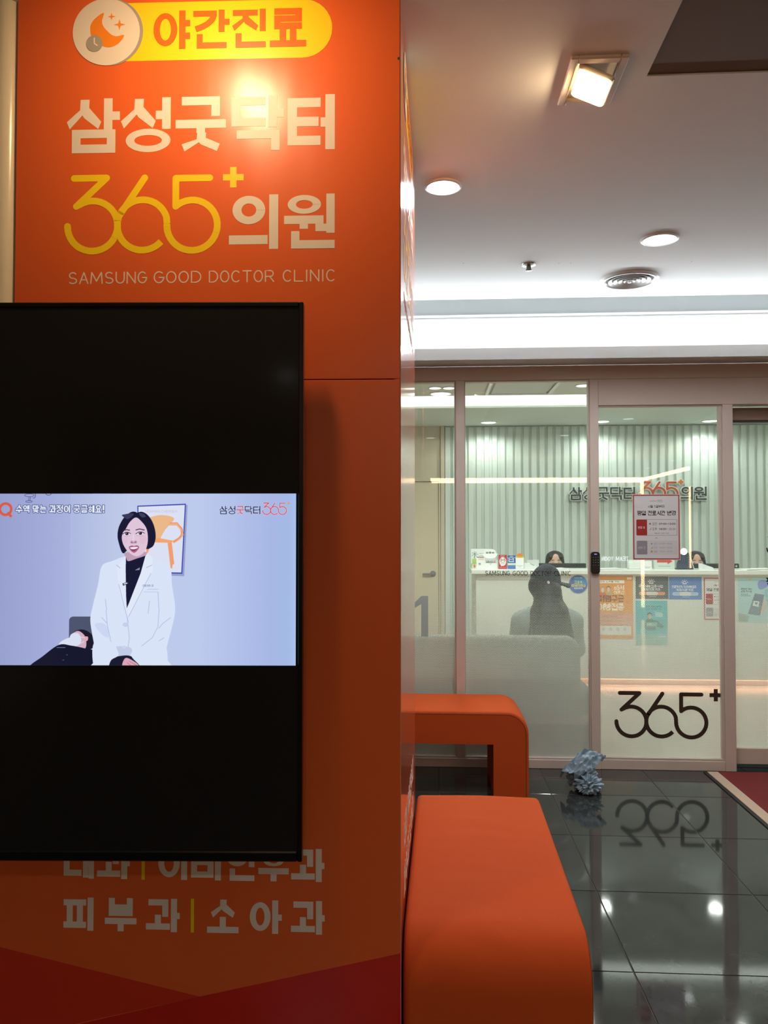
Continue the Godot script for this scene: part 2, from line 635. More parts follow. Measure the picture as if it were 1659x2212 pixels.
# ---------------------------------------------------------------- drawing flat print into textures
class Canvas:
	var im: Image
	var ss := 2
	var s := 1.0
	var o := Vector2.ZERO
	func _init(w: int, h: int, c: Color) -> void:
		im = Image.create(w * ss, h * ss, false, Image.FORMAT_RGBA8)
		im.fill(c)
	func view(offset: Vector2, scale: float) -> void:
		o = offset
		s = scale
	func poly(p: PackedVector2Array, c: Color) -> void:
		var q := PackedVector2Array()
		var lo := 1e9
		var hi := -1e9
		for v in p:
			var w := (v - o) * s * ss
			q.append(w)
			lo = minf(lo, w.y)
			hi = maxf(hi, w.y)
		for y in range(maxi(0, int(floor(lo))), mini(im.get_height() - 1, int(ceil(hi))) + 1):
			var yc := y + 0.5
			var xs := []
			for i in q.size():
				var a := q[i]
				var b := q[(i + 1) % q.size()]
				if (a.y <= yc) != (b.y <= yc):
					xs.append(a.x + (yc - a.y) / (b.y - a.y) * (b.x - a.x))
			xs.sort()
			for i in range(0, xs.size() - 1, 2):
				var x0 := maxi(0, roundi(xs[i]))
				var x1 := mini(im.get_width(), roundi(xs[i + 1]))
				if x1 > x0:
					im.fill_rect(Rect2i(x0, y, x1 - x0, 1), c)
	func polys(list: Array, c: Color) -> void:
		for p in list:
			poly(p, c)
	func pts(a: Array, c: Color) -> void:
		var p := PackedVector2Array()
		for i in range(0, a.size(), 2):
			p.append(Vector2(a[i], a[i + 1]))
		poly(p, c)
	func rect(x0: float, y0: float, x1: float, y1: float, c: Color) -> void:
		pts([x0, y0, x1, y0, x1, y1, x0, y1], c)
	func tex() -> ImageTexture:
		im.resize(im.get_width() / ss, im.get_height() / ss, Image.INTERPOLATE_BILINEAR)
		return ImageTexture.create_from_image(im)

# smooth closed outline through points (flat list)
func smooth(a: Array, n := 6) -> PackedVector2Array:
	var p := []
	for i in range(0, a.size(), 2):
		p.append(Vector2(a[i], a[i + 1]))
	var out := PackedVector2Array()
	var m := p.size()
	for i in m:
		for k in n:
			out.append(p[i].cubic_interpolate(p[(i + 1) % m], p[(i + m - 1) % m], p[(i + 2) % m], float(k) / n))
	return out

func paper(t: Texture2D, rough := 0.55) -> StandardMaterial3D:
	var m := StandardMaterial3D.new()
	m.albedo_texture = t
	m.roughness = rough
	return m

# ---------------------------------------------------------------- smooth bodies: tapered bones joined and meshed as surface nets
func blob(bones: Array, cell := 0.012, k := 0.02) -> ArrayMesh:
	var lo := Vector3(1e9, 1e9, 1e9)
	var hi := -lo
	for b in bones:
		var r := maxf(b[2], b[3]) + cell * 3
		for p in [b[0], b[1]]:
			lo = lo.min(p - Vector3.ONE * r)
			hi = hi.max(p + Vector3.ONE * r)
	var n := Vector3i(((hi - lo) / cell).ceil()) + Vector3i.ONE
	var sum := PackedFloat32Array()
	sum.resize(n.x * n.y * n.z)
	for b in bones:
		var a: Vector3 = b[0]
		var d: Vector3 = b[1] - b[0]
		var l2 := maxf(d.length_squared(), 1e-9)
		var ra: float = b[2]
		var rb: float = b[3]
		var sc: Vector3 = b[4] if b.size() > 4 else Vector3.ONE
		var reach := Vector3.ONE * (maxf(ra, rb) + k * 5.0)
		var i0 := Vector3i(((a.min(b[1]) - reach - lo) / cell).floor()).max(Vector3i.ZERO)
		var i1 := Vector3i(((a.max(b[1]) + reach - lo) / cell).ceil()).min(n - Vector3i.ONE)
		for z in range(i0.z, i1.z + 1):
			for y in range(i0.y, i1.y + 1):
				var at := (z * n.y + y) * n.x
				for x in range(i0.x, i1.x + 1):
					var p := lo + Vector3(x, y, z) * cell - a
					var t := clampf(p.dot(d) / l2, 0.0, 1.0)
					var e := ((p - d * t) / sc).length() - lerpf(ra, rb, t)
					if e < k * 5.0:
						sum[at + x] += exp(-e / k)
	# inside where the sum exceeds one
	var vid := PackedInt32Array()
	vid.resize(sum.size())
	vid.fill(-1)
	var verts := PackedVector3Array()
	var step := [0, 1, n.x, n.x + 1, n.x * n.y, n.x * n.y + 1, n.x * n.y + n.x, n.x * n.y + n.x + 1]
	var off := []
	for c in 8:
		off.append(Vector3(c & 1, (c >> 1) & 1, (c >> 2) & 1))
	for z in n.z - 1:
		for y in n.y - 1:
			for x in n.x - 1:
				var at := (z * n.y + y) * n.x + x
				var mask := 0
				for c in 8:
					if sum[at + step[c]] > 1.0:
						mask |= 1 << c
				if mask == 0 or mask == 255:
					continue
				var acc := Vector3.ZERO
				var cnt := 0
				for e in [[0, 1], [2, 3], [4, 5], [6, 7], [0, 2], [1, 3], [4, 6], [5, 7], [0, 4], [1, 5], [2, 6], [3, 7]]:
					if ((mask >> e[0]) & 1) != ((mask >> e[1]) & 1):
						var fa := -log(maxf(sum[at + step[e[0]]], 1e-6))
						var fb := -log(maxf(sum[at + step[e[1]]], 1e-6))
						acc += off[e[0]].lerp(off[e[1]], fa / (fa - fb))
						cnt += 1
				vid[at] = verts.size()
				verts.append(lo + (Vector3(x, y, z) + acc / cnt) * cell)
	var idx := PackedInt32Array()
	var nrm := PackedVector3Array()
	nrm.resize(verts.size())
	var put := func(q: Array, flip: bool) -> void:
		if flip:
			q.reverse()
		var fn := (verts[q[1]] - verts[q[0]]).cross(verts[q[2]] - verts[q[0]]) + (verts[q[2]] - verts[q[0]]).cross(verts[q[3]] - verts[q[0]])
		for v in q:
			nrm[v] += fn
		idx.append_array(PackedInt32Array([q[0], q[2], q[1], q[0], q[3], q[2]]))
	var sx := 1
	var sy := n.x
	var sz := n.x * n.y
	for z in range(1, n.z - 1):
		for y in range(1, n.y - 1):
			for x in range(1, n.x - 1):
				var at := (z * n.y + y) * n.x + x
				var ins := sum[at] > 1.0
				if ins != (sum[at + sx] > 1.0):
					put.call([vid[at - sy - sz], vid[at - sz], vid[at], vid[at - sy]], not ins)
				if ins != (sum[at + sy] > 1.0):
					put.call([vid[at - sx - sz], vid[at - sx], vid[at], vid[at - sz]], not ins)
				if ins != (sum[at + sz] > 1.0):
					put.call([vid[at - sx - sy], vid[at - sy], vid[at], vid[at - sx]], not ins)
	for i in nrm.size():
		nrm[i] = nrm[i].normalized()
	var arr := []
	arr.resize(Mesh.ARRAY_MAX)
	arr[Mesh.ARRAY_VERTEX] = verts
	arr[Mesh.ARRAY_NORMAL] = nrm
	arr[Mesh.ARRAY_INDEX] = idx
	var am := ArrayMesh.new()
	am.add_surface_from_arrays(Mesh.PRIMITIVE_TRIANGLES, arr)
	return am

# grid of points into one smooth skin
func skin(rows: Array, flip := false) -> ArrayMesh:
	var v := PackedVector3Array()
	var nrm := PackedVector3Array()
	var idx := PackedInt32Array()
	var m: int = rows[0].size()
	for r in rows:
		for p in r:
			v.append(p)
	nrm.resize(v.size())
	for i in rows.size() - 1:
		for j in m - 1:
			var a := i * m + j
			for t in [[a, a + 1, a + m + 1], [a, a + m + 1, a + m]]:
				var n := (v[t[1]] - v[t[0]]).cross(v[t[2]] - v[t[0]])
				if flip:
					n = -n
				for k in t:
					nrm[k] += n
				if flip:
					idx.append_array(PackedInt32Array([t[0], t[1], t[2]]))
				else:
					idx.append_array(PackedInt32Array([t[0], t[2], t[1]]))
	for i in nrm.size():
		nrm[i] = nrm[i].normalized()
	var arr := []
	arr.resize(Mesh.ARRAY_MAX)
	arr[Mesh.ARRAY_VERTEX] = v
	arr[Mesh.ARRAY_NORMAL] = nrm
	arr[Mesh.ARRAY_INDEX] = idx
	var am := ArrayMesh.new()
	am.add_surface_from_arrays(Mesh.PRIMITIVE_TRIANGLES, arr)
	return am

func spot(called: String, at: Vector3, towards: Vector3, c: Color, e: float, angle := 70.0, size := 0.06, blend := 0.6) -> void:
	var l := SpotLight3D.new()
	l.name = called
	add_child(l, true)
	l.position = at
	l.look_at_from_position(at, at + towards, Vector3.RIGHT if absf(towards.normalized().y) > 0.95 else Vector3.UP)
	l.light_color = c
	l.light_energy = e
	l.spot_angle = angle
	l.spot_angle_attenuation = blend
	l.spot_range = 30.0
	l.spot_attenuation = 2.0
	l.light_size = size
	l.shadow_enabled = true

func area(called: String, at: Vector3, towards: Vector3, size: Vector2, c: Color, e: float) -> void:
	var l := AreaLight3D.new()
	l.name = called
	add_child(l, true)
	l.look_at_from_position(at, at + towards, Vector3.RIGHT if absf(towards.normalized().y) > 0.95 else Vector3.UP)
	l.area_size = size
	l.light_color = c
	l.light_energy = e
	l.area_range = 30.0
	l.area_attenuation = 2.0
	l.area_normalize_energy = true
	l.shadow_enabled = true

const COOL := Color(0.955, 0.985, 1.0)
const NEUTRAL := Color(1.0, 0.97, 0.9)
const CLINIC := Color(0.955, 1.0, 0.96)
const WARM := Color(1.0, 0.86, 0.66)

var orange_vinyl: StandardMaterial3D
var taupe: StandardMaterial3D
var glass: StandardMaterial3D
var film: StandardMaterial3D
var fabric: StandardMaterial3D

func _ready() -> void:
	# ------------------------------------------------------------ camera, air and the large lights
	var cam := Camera3D.new()
	cam.name = "camera"
	add_child(cam)
	cam.position = Vector3(0, 1.5, 0)
	cam.rotation_degrees = Vector3(1.4826, 3.3821, 0)
	cam.fov = 66.0951
	cam.near = 0.05
	cam.far = 100.0
	cam.current = true
	var env := Environment.new()
	env.background_mode = Environment.BG_COLOR
	env.background_color = Color.BLACK
	env.tonemap_mode = Environment.TONE_MAPPER_LINEAR
	env.tonemap_exposure = 1.0
	env.sdfgi_enabled = true
	env.ssao_enabled = true
	env.ssil_enabled = true
	var we := WorldEnvironment.new()
	we.name = "environment"
	we.environment = env
	add_child(we)
	# light strip lying on the ledge over the shopfront, throwing its light up
	area("cove_glow", Vector3(1.6, 2.636, -4.985), Vector3(0, 1, 0.0), Vector2(0.04, 8.0), COOL, 0.32)
	area("cove_throw", Vector3(1.6, 2.655, -4.955), Vector3(0, 0.47, 0.88), Vector2(8.0, 0.04), COOL, 7.5)
	# light slot in the ceiling of the clinic
	area("slot_glow", Vector3(1.1, 2.862, -8.09), Vector3(0, 0, 1), Vector2(7.8, 0.125), CLINIC, 0.35)
	area("added_slot_wash", Vector3(1.1, 2.86, -7.42), Vector3(0, -0.55, -0.83), Vector2(7.8, 0.05), CLINIC, 1.6)  # added wash for the slatted wall, from an unseen strip
	# strip under the reception counter
	area("kick_glow", Vector3(2.4, 0.05, -7.92), Vector3(0, -0.5, 1.0), Vector2(3.6, 0.05), Color(1.0, 0.70, 0.52), 0.75)

	# ------------------------------------------------------------ shared materials
	orange_vinyl = mat(rgb(224, 98, 45), 0.3)
	orange_vinyl.normal_enabled = true
	orange_vinyl.normal_texture = noise_tex(0.006, 11, 512, true, 3.0, 2)
	orange_vinyl.normal_scale = 0.2
	orange_vinyl.uv1_triplanar = true
	orange_vinyl.uv1_scale = Vector3(3.0, 0.1, 3.0)
	taupe = mat(rgb(214, 195, 183), 0.42)
	glass = StandardMaterial3D.new()
	glass.albedo_color = Color(0.9, 0.97, 0.94, 0.03)
	glass.transparency = BaseMaterial3D.TRANSPARENCY_ALPHA
	glass.roughness = 0.0
	fabric = mat(rgb(204, 84, 38), 0.7, 0.0, 0.18)
	fabric.normal_enabled = true
	fabric.normal_texture = noise_tex(0.05, 5, 512, true, 2.0)
	fabric.normal_scale = 0.25
	fabric.uv1_triplanar = true
	fabric.uv1_scale = Vector3(6, 6, 6)
	film = make_film()

	shell()
	shopfront()
	clinic_room()
	sign_pillar()
	wall_display()
	benches()
	hall_things()
	counter_things()
	people()
	far_hall()

# dot-printed frosted film: dots grow towards the bottom until they join
func make_film() -> StandardMaterial3D:
	var w := 16
	var h := 2048
	var rows := 170.0
	var im := Image.create(w, h, false, Image.FORMAT_RGBA8)
	for y in h:
		var v := float(y) / h
		var cover := clampf(smoothstep(0.0, 0.55, v) * 0.46 + smoothstep(0.4, 0.8, v) * 0.27, 0.0, 0.84)
		var r := sqrt(cover / PI) * 1.04
		var fy := v * rows
		var row := int(floor(fy))
		for x in w:
			var fx := (x + 0.5) / w
			var a := 0.0
			for d in [-1, 0, 1]:
				var cx := 0.5 if (row + d + 200) % 2 == 0 else 0.0
				for sx in [-1.0, 0.0, 1.0]:
					var dd := Vector2(fx - cx - sx, (fy - (row + d + 0.5)) * 0.866).length()
					a = maxf(a, clampf((r - dd) * 8.0 + 0.5, 0.0, 1.0))
			im.set_pixel(x, y, Color(0.90, 0.94, 0.90, a * 0.9))
	var m := StandardMaterial3D.new()
	m.albedo_texture = ImageTexture.create_from_image(im)
	m.transparency = BaseMaterial3D.TRANSPARENCY_ALPHA
	m.roughness = 0.7
	m.metallic_specular = 0.2
	m.backlight_enabled = true
	m.backlight = Color(0.8, 0.8, 0.8)
	return m

func structure(o: Node3D, label: String, category: String) -> Node3D:
	return tag(o, label, category, "", "structure")

# ---------------------------------------------------------------- hall shell
func shell() -> void:
	var white := mat(rgb(234, 236, 238), 0.8)
	var floor_ := thing("floor", "polished dark grey tiled floor of the hall in front of the clinic", "floor", Vector3.ZERO, 0.0, "", "structure")
	obj("grout_bed", slab(-3.2, 6.7, -0.12, -0.0035, -5.2, 9.6), mat(rgb(92, 90, 86), 0.9), floor_)
	var tm := []
	for i in 3:
		var m := StandardMaterial3D.new()
		var g := 1.0 + 0.05 * (i - 1)
		m.albedo_texture = ramp_tex(0.012, 20 + i, Color(0.165 * g, 0.172 * g, 0.172 * g), Color(0.235 * g, 0.243 * g, 0.243 * g), 512, 5)
		m.roughness = 0.055
		m.metallic_specular = 0.52
		m.uv1_triplanar = true
		m.uv1_scale = Vector3.ONE * 1.3
		tm.append(m)
	var tile := slab(-0.318, 0.318, -0.012, 0.0, -0.3035, 0.3035, 0.0015).commit()
	var far := mb()
	var rng := RandomNumberGenerator.new()
	rng.seed = 4
	for i in 16:
		for j in 25:
			var x := 0.69 + 0.64 * (i - 6) + 0.32
			var z := -5.21 + 0.61 * j + 0.305
			if x > 3.6 or x < -2.0 or z > 0.5:
				box(far, Vector3(x, -0.006, z), Vector3(0.636, 0.012, 0.607), 0.0015)
			else:
				var t := obj("tile", tile, tm[rng.randi() % 3], floor_)
				t.position = Vector3(x, 0.0002 * rng.randf(), z)
				t.rotation.y = PI if rng.randf() < 0.5 else 0.0
	obj("tile_field", far, tm[1], floor_).set_meta("kind", "stuff")

	var ceiling := thing("ceiling", "white plasterboard ceiling of the hall with a dark brown recessed panel", "ceiling", Vector3.ZERO, 0.0, "", "structure")
	var st := mb()
	add_slab(st, -3.2, 0.655, 2.88, 3.0, -4.65, 9.6)
	add_slab(st, 0.655, 6.7, 2.88, 3.0, -4.65, -2.39)
	add_slab(st, 3.3, 6.7, 2.88, 3.0, -2.39, 9.6)
	add_slab(st, 0.655, 3.3, 2.88, 3.0, 0.4, 9.6)
	obj("board", st, white, ceiling)
	obj("recessed_panel", slab(0.655, 3.3, 2.885, 3.0, -2.39, 0.4), mat(rgb(104, 78, 58), 0.7), ceiling)
	st = mb()
	add_slab(st, -3.2, 6.7, 3.06, 3.16, -5.3, -4.6)
	add_slab(st, -3.2, 6.7, 3.0, 3.06, -4.65, -4.6)
	obj("cove_top", st, white, ceiling)
	for p in [Vector2(0.17, 4.02), Vector2(0.66, 4.05), Vector2(0.72, 4.05), Vector2(1.33, 4.06)]:
		var s := mb()
		lathe(s, [Vector2(0.0, 2.8795), Vector2(0.0028, 2.8797), Vector2(0.0032, 2.8805)], 10, Vector3(p.x, 0, -p.y))
		obj("screw_head", s, mat(rgb(120, 120, 118), 0.5), ceiling)

	var grey := mat(rgb(170, 166, 160), 0.7)
	structure(obj("wall_left", slab(-3.3, -3.2, 0, 3.2, -5.3, 9.6), grey), "plain grey side wall of the hall behind the orange pillar", "wall")
	structure(obj("wall_right", slab(6.7, 6.8, 0, 3.2, -5.3, 9.6), grey), "plain grey far side wall of the hall", "wall")
	structure(obj("wall_rear", slab(-3.3, 6.8, 0, 3.2, 9.6, 9.7), grey), "plain grey end wall of the hall", "wall")

	# ledge with the hidden light strip over the shopfront
	var led := thing("trim_1", "white light ledge running along the top of the glass shopfront", "trim", Vector3.ZERO, 0.0, "", "structure")
	st = mb()
	add_slab(st, -3.2, 6.7, 2.574, 2.592, -5.09, -4.919, 0.001)
	add_slab(st, -3.2, 6.7, 2.573, 2.648, -4.918, -4.90, 0.002)
	obj("ledge", st, mat(rgb(205, 200, 196), 0.6), led)
	obj("light_strip", slab(-2.6, 5.8, 2.593, 2.606, -4.995, -4.970, 0.002), glow(COOL, 1.6), led)
	var fas := thing("trim_2", "fascia greyed in its colour for shade, with a white bead above the light ledge", "trim", Vector3.ZERO, 0.0, "", "structure")
	obj("fascia", slab(-3.2, 6.7, 2.905, 3.06, -5.12, -5.085), mat(rgb(136, 139, 138), 0.7), fas)  # shade put into the grey; the plaster itself is like the wall
	obj("bead", box(mb(), Vector3(1.75, 2.899, -5.082), Vector3(9.9, 0.014, 0.014), 0.004), mat(rgb(250, 250, 250), 0.3), fas)
	structure(obj("wall_front", slab(-3.2, 6.7, 2.5, 2.905, -5.2, -5.1), white), "white upper wall above the glass shopfront", "wall")

# ---------------------------------------------------------------- glass front
func shopfront() -> void:
	var dark_gap := mat(rgb(70, 62, 58), 0.6)
	var bead := mat(rgb(206, 190, 180), 0.4)
	var w := thing("window_1", "fixed glass panes in a taupe metal frame to the left of the sliding door", "window", Vector3.ZERO, 0.0, "", "structure")
	obj("header", slab(-2.2, 3.4, 2.482, 2.573, -5.2, -5.09, 0.003), taupe, w)
	obj("transom", slab(1.0745, 3.4, 2.312, 2.482, -5.2, -5.092, 0.002), taupe, w)
	obj("mullion", slab(0.163, 0.220, 0.057, 2.482, -5.19, -5.09, 0.003), taupe, w)
	obj("mullion", slab(-0.90, -0.843, 0.057, 2.482, -5.19, -5.09, 0.003), taupe, w)
	obj("mullion", slab(-2.2, -2.14, 0.0, 2.482, -5.19, -5.09, 0.003), taupe, w)
	obj("bottom_rail", slab(-2.2, 1.018, 0.0, 0.057, -5.19, -5.088, 0.003), taupe, w)
	for x in [[-2.14, -0.9], [-0.843, 0.163], [0.22, 1.018]]:
		obj("pane", slab(x[0], x[1], 0.057, 2.482, -5.136, -5.126), glass, w)
		obj("frosted_film", sheet(x[0], x[1], 0.057, 1.42, -5.1235, 0.0, Vector2((x[1] - x[0]) / 0.0095, 1)), film, w)
		var b := mb()
		add_slab(b, x[0], x[1], 0.057, 0.069, -5.124, -5.094, 0.002)
		add_slab(b, x[0], x[1], 2.474, 2.482, -5.124, -5.1, 0.002)
		add_slab(b, x[0], x[0] + 0.006, 0.069, 2.474, -5.124, -5.1, 0.002)
		add_slab(b, x[1] - 0.008, x[1], 0.069, 2.474, -5.124, -5.1, 0.002)
		obj("glazing_bead", b, bead, w)
	var ink := mat(rgb(48, 42, 38), 0.6)
	var t := []
	var words := [["SAMSUNG", 0.354, 0.545], ["GOOD", 0.563, 0.672], ["DOCTOR", 0.690, 0.790], ["CLINIC", 0.812, 0.903]]
	words = [["SAMSUNG", 0.352, 0.509], ["GOOD", 0.528, 0.624], ["DOCTOR", 0.642, 0.772], ["CLINIC", 0.792, 0.899]]
	for k in words:
		t += fit(k[0], k[1], k[2] + 0.004, 0.0, 0.030, 0.12, 0.10)
	obj("lettering", print_mesh(t, 0.0, 1.252, -5.122, 0.0004), ink, w)
	var one := PackedVector2Array([Vector2(-0.016, 1.088), Vector2(-0.016, 0.826), Vector2(-0.061, 0.826), Vector2(-0.061, 1.035), Vector2(-0.112, 1.004), Vector2(-0.118, 1.030), Vector2(-0.060, 1.088)])
	var s1 := mb()
	extrude(s1, one, -5.1225, -5.122)
	var nm := StandardMaterial3D.new()
	nm.albedo_color = Color(0.70, 0.76, 0.78, 0.6)
	nm.transparency = BaseMaterial3D.TRANSPARENCY_ALPHA
	nm.roughness = 0.7
	obj("numeral", s1, nm, w)

	# sliding door with the lock and the big numerals
	var d := thing("door_1", "glass sliding door leaf with black keypad lock and brown numerals 365", "door", Vector3.ZERO, 0.0, "", "structure")
	obj("stile", slab(1.018, 1.0745, 0.0, 2.482, -5.19, -5.09, 0.003), taupe, d)
	obj("stile", slab(1.848, 1.914, 0.0, 2.312, -5.19, -5.092, 0.003), taupe, d)
	obj("bottom_rail", slab(1.0745, 1.848, 0.0, 0.062, -5.18, -5.096, 0.003), taupe, d)
	obj("pane", slab(1.0745, 1.848, 0.062, 2.312, -5.136, -5.126), glass, d)
	obj("frosted_film", sheet(1.0745, 1.842, 0.062, 1.42, -5.1235, 0.0, Vector2(0.7735 / 0.0095, 1)), film, d)
	var b := mb()
	add_slab(b, 1.0745, 1.848, 0.062, 0.076, -5.124, -5.1, 0.002)
	add_slab(b, 1.0745, 1.848, 2.302, 2.312, -5.124, -5.1, 0.002)
	add_slab(b, 1.828, 1.848, 0.076, 2.302, -5.124, -5.1, 0.002)
	obj("glazing_bead", b, bead, d)
	var num := numerals(0, 0, 0.000832)
	num += plus(0.761 * 0.832, 0.025 * 0.832, 0.0775, 0.025)
	obj("lettering", print_mesh(num, 1.167, 0.491, -5.1225, 0.0005), mat(rgb(58, 38, 26), 0.55), d)
	# keypad lock on the stile
	var black := mat(rgb(18, 18, 20), 0.22)
	var lock := mb()
	var out := PackedVector2Array()
	for p in rrect(1.0165, -1.376, 0.056, 0.138, 0.018):
		out.append(Vector2(p.x, -p.y))
	extrude(lock, out, -5.09, -5.068)
	var inner := PackedVector2Array()
	for p in rrect(1.0205, -1.372, 0.048, 0.130, 0.015):
		inner.append(Vector2(p.x, -p.y))
	extrude(lock, inner, -5.068, -5.064)
	var lo := obj("keypad_lock", lock, black, d)
	var keys := mb()
	for i in 3:
		for j in 4:
			lathe(keys, [Vector2(0.0, 0.0006), Vector2(0.0016, 0.0006), Vector2(0.0016, 0.0)], 8, Vector3(1.0295 + i * 0.0155, 1.342 - j * 0.0165, -5.064), Basis(Vector3.RIGHT, PI / 2))
	obj("keys", keys, mat(rgb(190, 195, 200), 0.4), lo)
	obj("status_light", box(mb(), Vector3(1.0445, 1.362, -5.0635), Vector3(0.016, 0.004, 0.001)), glow(Color(0.2, 0.3, 1.0), 2.5), lo)

	var d2 := thing("door_2", "set-back glass door leaf beyond the stile, standing behind the red mat", "door", Vector3.ZERO, 0.0, "", "structure")
	obj("top_rail", slab(1.914, 3.4, 2.218, 2.300, -5.21, -5.16, 0.003), mat(rgb(150, 126, 112), 0.4), d2)
	obj("gap", slab(1.914, 3.4, 2.205, 2.2175, -5.2, -5.165), dark_gap, d2)
	obj("bottom_rail", slab(1.914, 3.4, 0.030, 0.132, -5.21, -5.155, 0.003), taupe, d2)
	obj("pane", slab(1.914, 3.4, 0.132, 2.205, -5.186, -5.176), glass, d2)
	obj("frosted_film", sheet(1.914, 3.4, 0.132, 1.42, -5.1735, 0.0, Vector2(1.486 / 0.0095, 1)), film, d2)
	obj("stile", slab(3.4, 3.47, 0.0, 2.573, -5.2, -5.09, 0.003), taupe, d2)
	var g := []
	g += line("삼성굿닥터", 2.155, 0.0, 0.085, 0.088, 0.10, 0.1)
	g += numerals(2.142, 0.11, 0.00034, 24.0)
	g += fit("SAMSUNG", 2.158, 2.30, 0.255, 0.02, 0.09)
	g += line("평일 09:00~20:30", 2.14, 0.375, 0.055, 0.05, 0.16)
	obj("lettering", print_mesh(g, 0.0, 1.587, -5.172, 0.0004), ink, d2)
	obj("floor_track", slab(1.914, 3.4, 0.0, 0.03, -5.22, -5.19, 0.002), mat(rgb(120, 150, 165), 0.3, 0.6), d2)

# ---------------------------------------------------------------- the room behind the glass
func clinic_room() -> void:
	var wallw := mat(rgb(214, 224, 216), 0.75)
	var ceil_w := mat(rgb(214, 222, 214), 0.8)
	var beige := mat(rgb(214, 202, 178), 0.7)
	var lw := obj("floor", slab(-3.2, 5.2, -0.12, -0.001, -9.7, -5.2), mat(rgb(214, 196, 180), 0.25))
	structure(lw, "pale beige floor inside the clinic seen through the glass", "floor")
	var c := thing("ceiling", "white ceiling inside the clinic with a long bright light slot", "ceiling", Vector3.ZERO, 0.0, "", "structure")
	var st := mb()
	add_slab(st, -3.2, 5.2, 2.78, 2.9, -7.38, -5.2)
	add_slab(st, -3.2, 5.2, 2.78, 2.9, -9.7, -8.1)
	obj("board", st, ceil_w, c)
	obj("slot_top", slab(-3.2, 5.2, 2.93, 3.0, -8.2, -7.3), ceil_w, c)
	obj("light_panel", slab(-2.8, 5.0, 2.80, 2.925, -8.12, -8.098), glow(CLINIC, 1.3), c)
	obj("light_strip", slab(-2.8, 5.0, 2.84, 2.885, -7.405, -7.392), glow(CLINIC, 3.0), c)  # unseen strip added to brighten the back wall
	obj("slot_side", slab(-3.2, 5.2, 2.9, 3.0, -7.38, -7.3), ceil_w, c)
	structure(obj("wall_left", slab(-3.3, -3.2, 0, 3.0, -9.7, -5.3), beige), "cream side wall inside the clinic behind the pillar", "wall")
	structure(obj("wall_right", slab(5.2, 5.3, 0, 3.0, -9.7, -5.2), wallw), "white side wall inside the clinic", "wall")
	var back := thing("wall_back", "white wall of upright fluted slats behind the reception counter", "wall", Vector3.ZERO, 0.0, "", "structure")
	obj("backing", slab(-3.3, 5.3, 0, 2.9, -9.7, -9.5), wallw, back)
	obj("cream_panel", slab(-3.2, 0.115, 0.0, 2.78, -9.5, -9.48), beige, back)
	obj("corner_post", slab(0.122, 0.168, 0.0, 2.78, -9.5, -9.455, 0.003), beige, back)
	var slat := mb()
	var prof := PackedVector2Array([Vector2(-0.034, 0), Vector2(-0.027, 0.028), Vector2(0.027, 0.028), Vector2(0.034, 0)])
	for i in 3:
		var a := prof[i]
		var b2 := prof[i + 1]
		quad(slat, Vector3(a.x, 0, a.y), Vector3(b2.x, 0, b2.y), Vector3(b2.x, 2.765, b2.y), Vector3(a.x, 2.765, a.y), Vector3(b2.y - a.y, 0, b2.x - a.x) * Vector3(-1, 1, 1))
	quad(slat, Vector3(prof[0].x, 2.765, 0), Vector3(prof[1].x, 2.765, prof[1].y), Vector3(prof[2].x, 2.765, prof[2].y), Vector3(prof[3].x, 2.765, 0), Vector3.UP)
	var sm := slat.commit()
	var sw := mat(rgb(222, 232, 225), 0.55)
	for i in 48:
		obj("slat", sm, sw, back).position = Vector3(0.205 + i * 0.094, 0, -9.5)
	# plain door beside the slatted wall
	var d := thing("door_3", "plain cream inner door with a grey lever handle beside the slatted wall", "door", Vector3.ZERO, 0.0, "", "structure")
	obj("leaf", slab(-0.85, 0.095, 0.01, 2.105, -9.478, -9.462, 0.003), mat(rgb(222, 208, 182), 0.6), d)
	var fr := mb()
	add_slab(fr, -0.90, 0.112, 2.112, 2.16, -9.48, -9.45, 0.003)
	add_slab(fr, 0.10, 0.116, 0.0, 2.112, -9.48, -9.45, 0.002)
	obj("frame", fr, beige, d)
	var hd := mb()
	lathe(hd, [Vector2(0.0, 0.014), Vector2(0.034, 0.012), Vector2(0.036, 0.0)], 20, Vector3(0.028, 1.005, -9.462), Basis(Vector3.RIGHT, PI / 2))
	box(hd, Vector3(-0.03, 1.0, -9.425), Vector3(0.13, 0.026, 0.018), 0.007)
	tube(hd, [Vector3(0.028, 1.003, -9.46), Vector3(0.028, 1.003, -9.42)], 0.012)
	obj("handle", hd, mat(rgb(150, 152, 150), 0.35, 0.6), d)
	# ceiling cassette
	var ac := thing("ceiling_cassette", "square white air conditioner set flush in the clinic ceiling", "air conditioner", Vector3(0.80, 2.78, -6.87))
	obj("panel", slab(-0.25, 0.25, -0.018, 0.0, -0.32, 0.32, 0.006), mat(rgb(206, 214, 208), 0.5), ac)
	for k in [[-0.285, 0.0, 0.02, 0.74], [0.285, 0.0, 0.02, 0.74]]:
		var vn := obj("louvre", box(mb(), Vector3(k[0], -0.014, k[1]), Vector3(k[2] + 0.012, 0.016, k[3]), 0.004), mat(rgb(238, 242, 240), 0.25), ac)
		vn.rotation.z = 0.0
	for z in [-0.355, 0.355]:
		obj("louvre", box(mb(), Vector3(0, -0.012, z), Vector3(0.6, 0.016, 0.03), 0.004), mat(rgb(222, 228, 224), 0.35), ac)
	# downlights in the clinic
	var k := 0
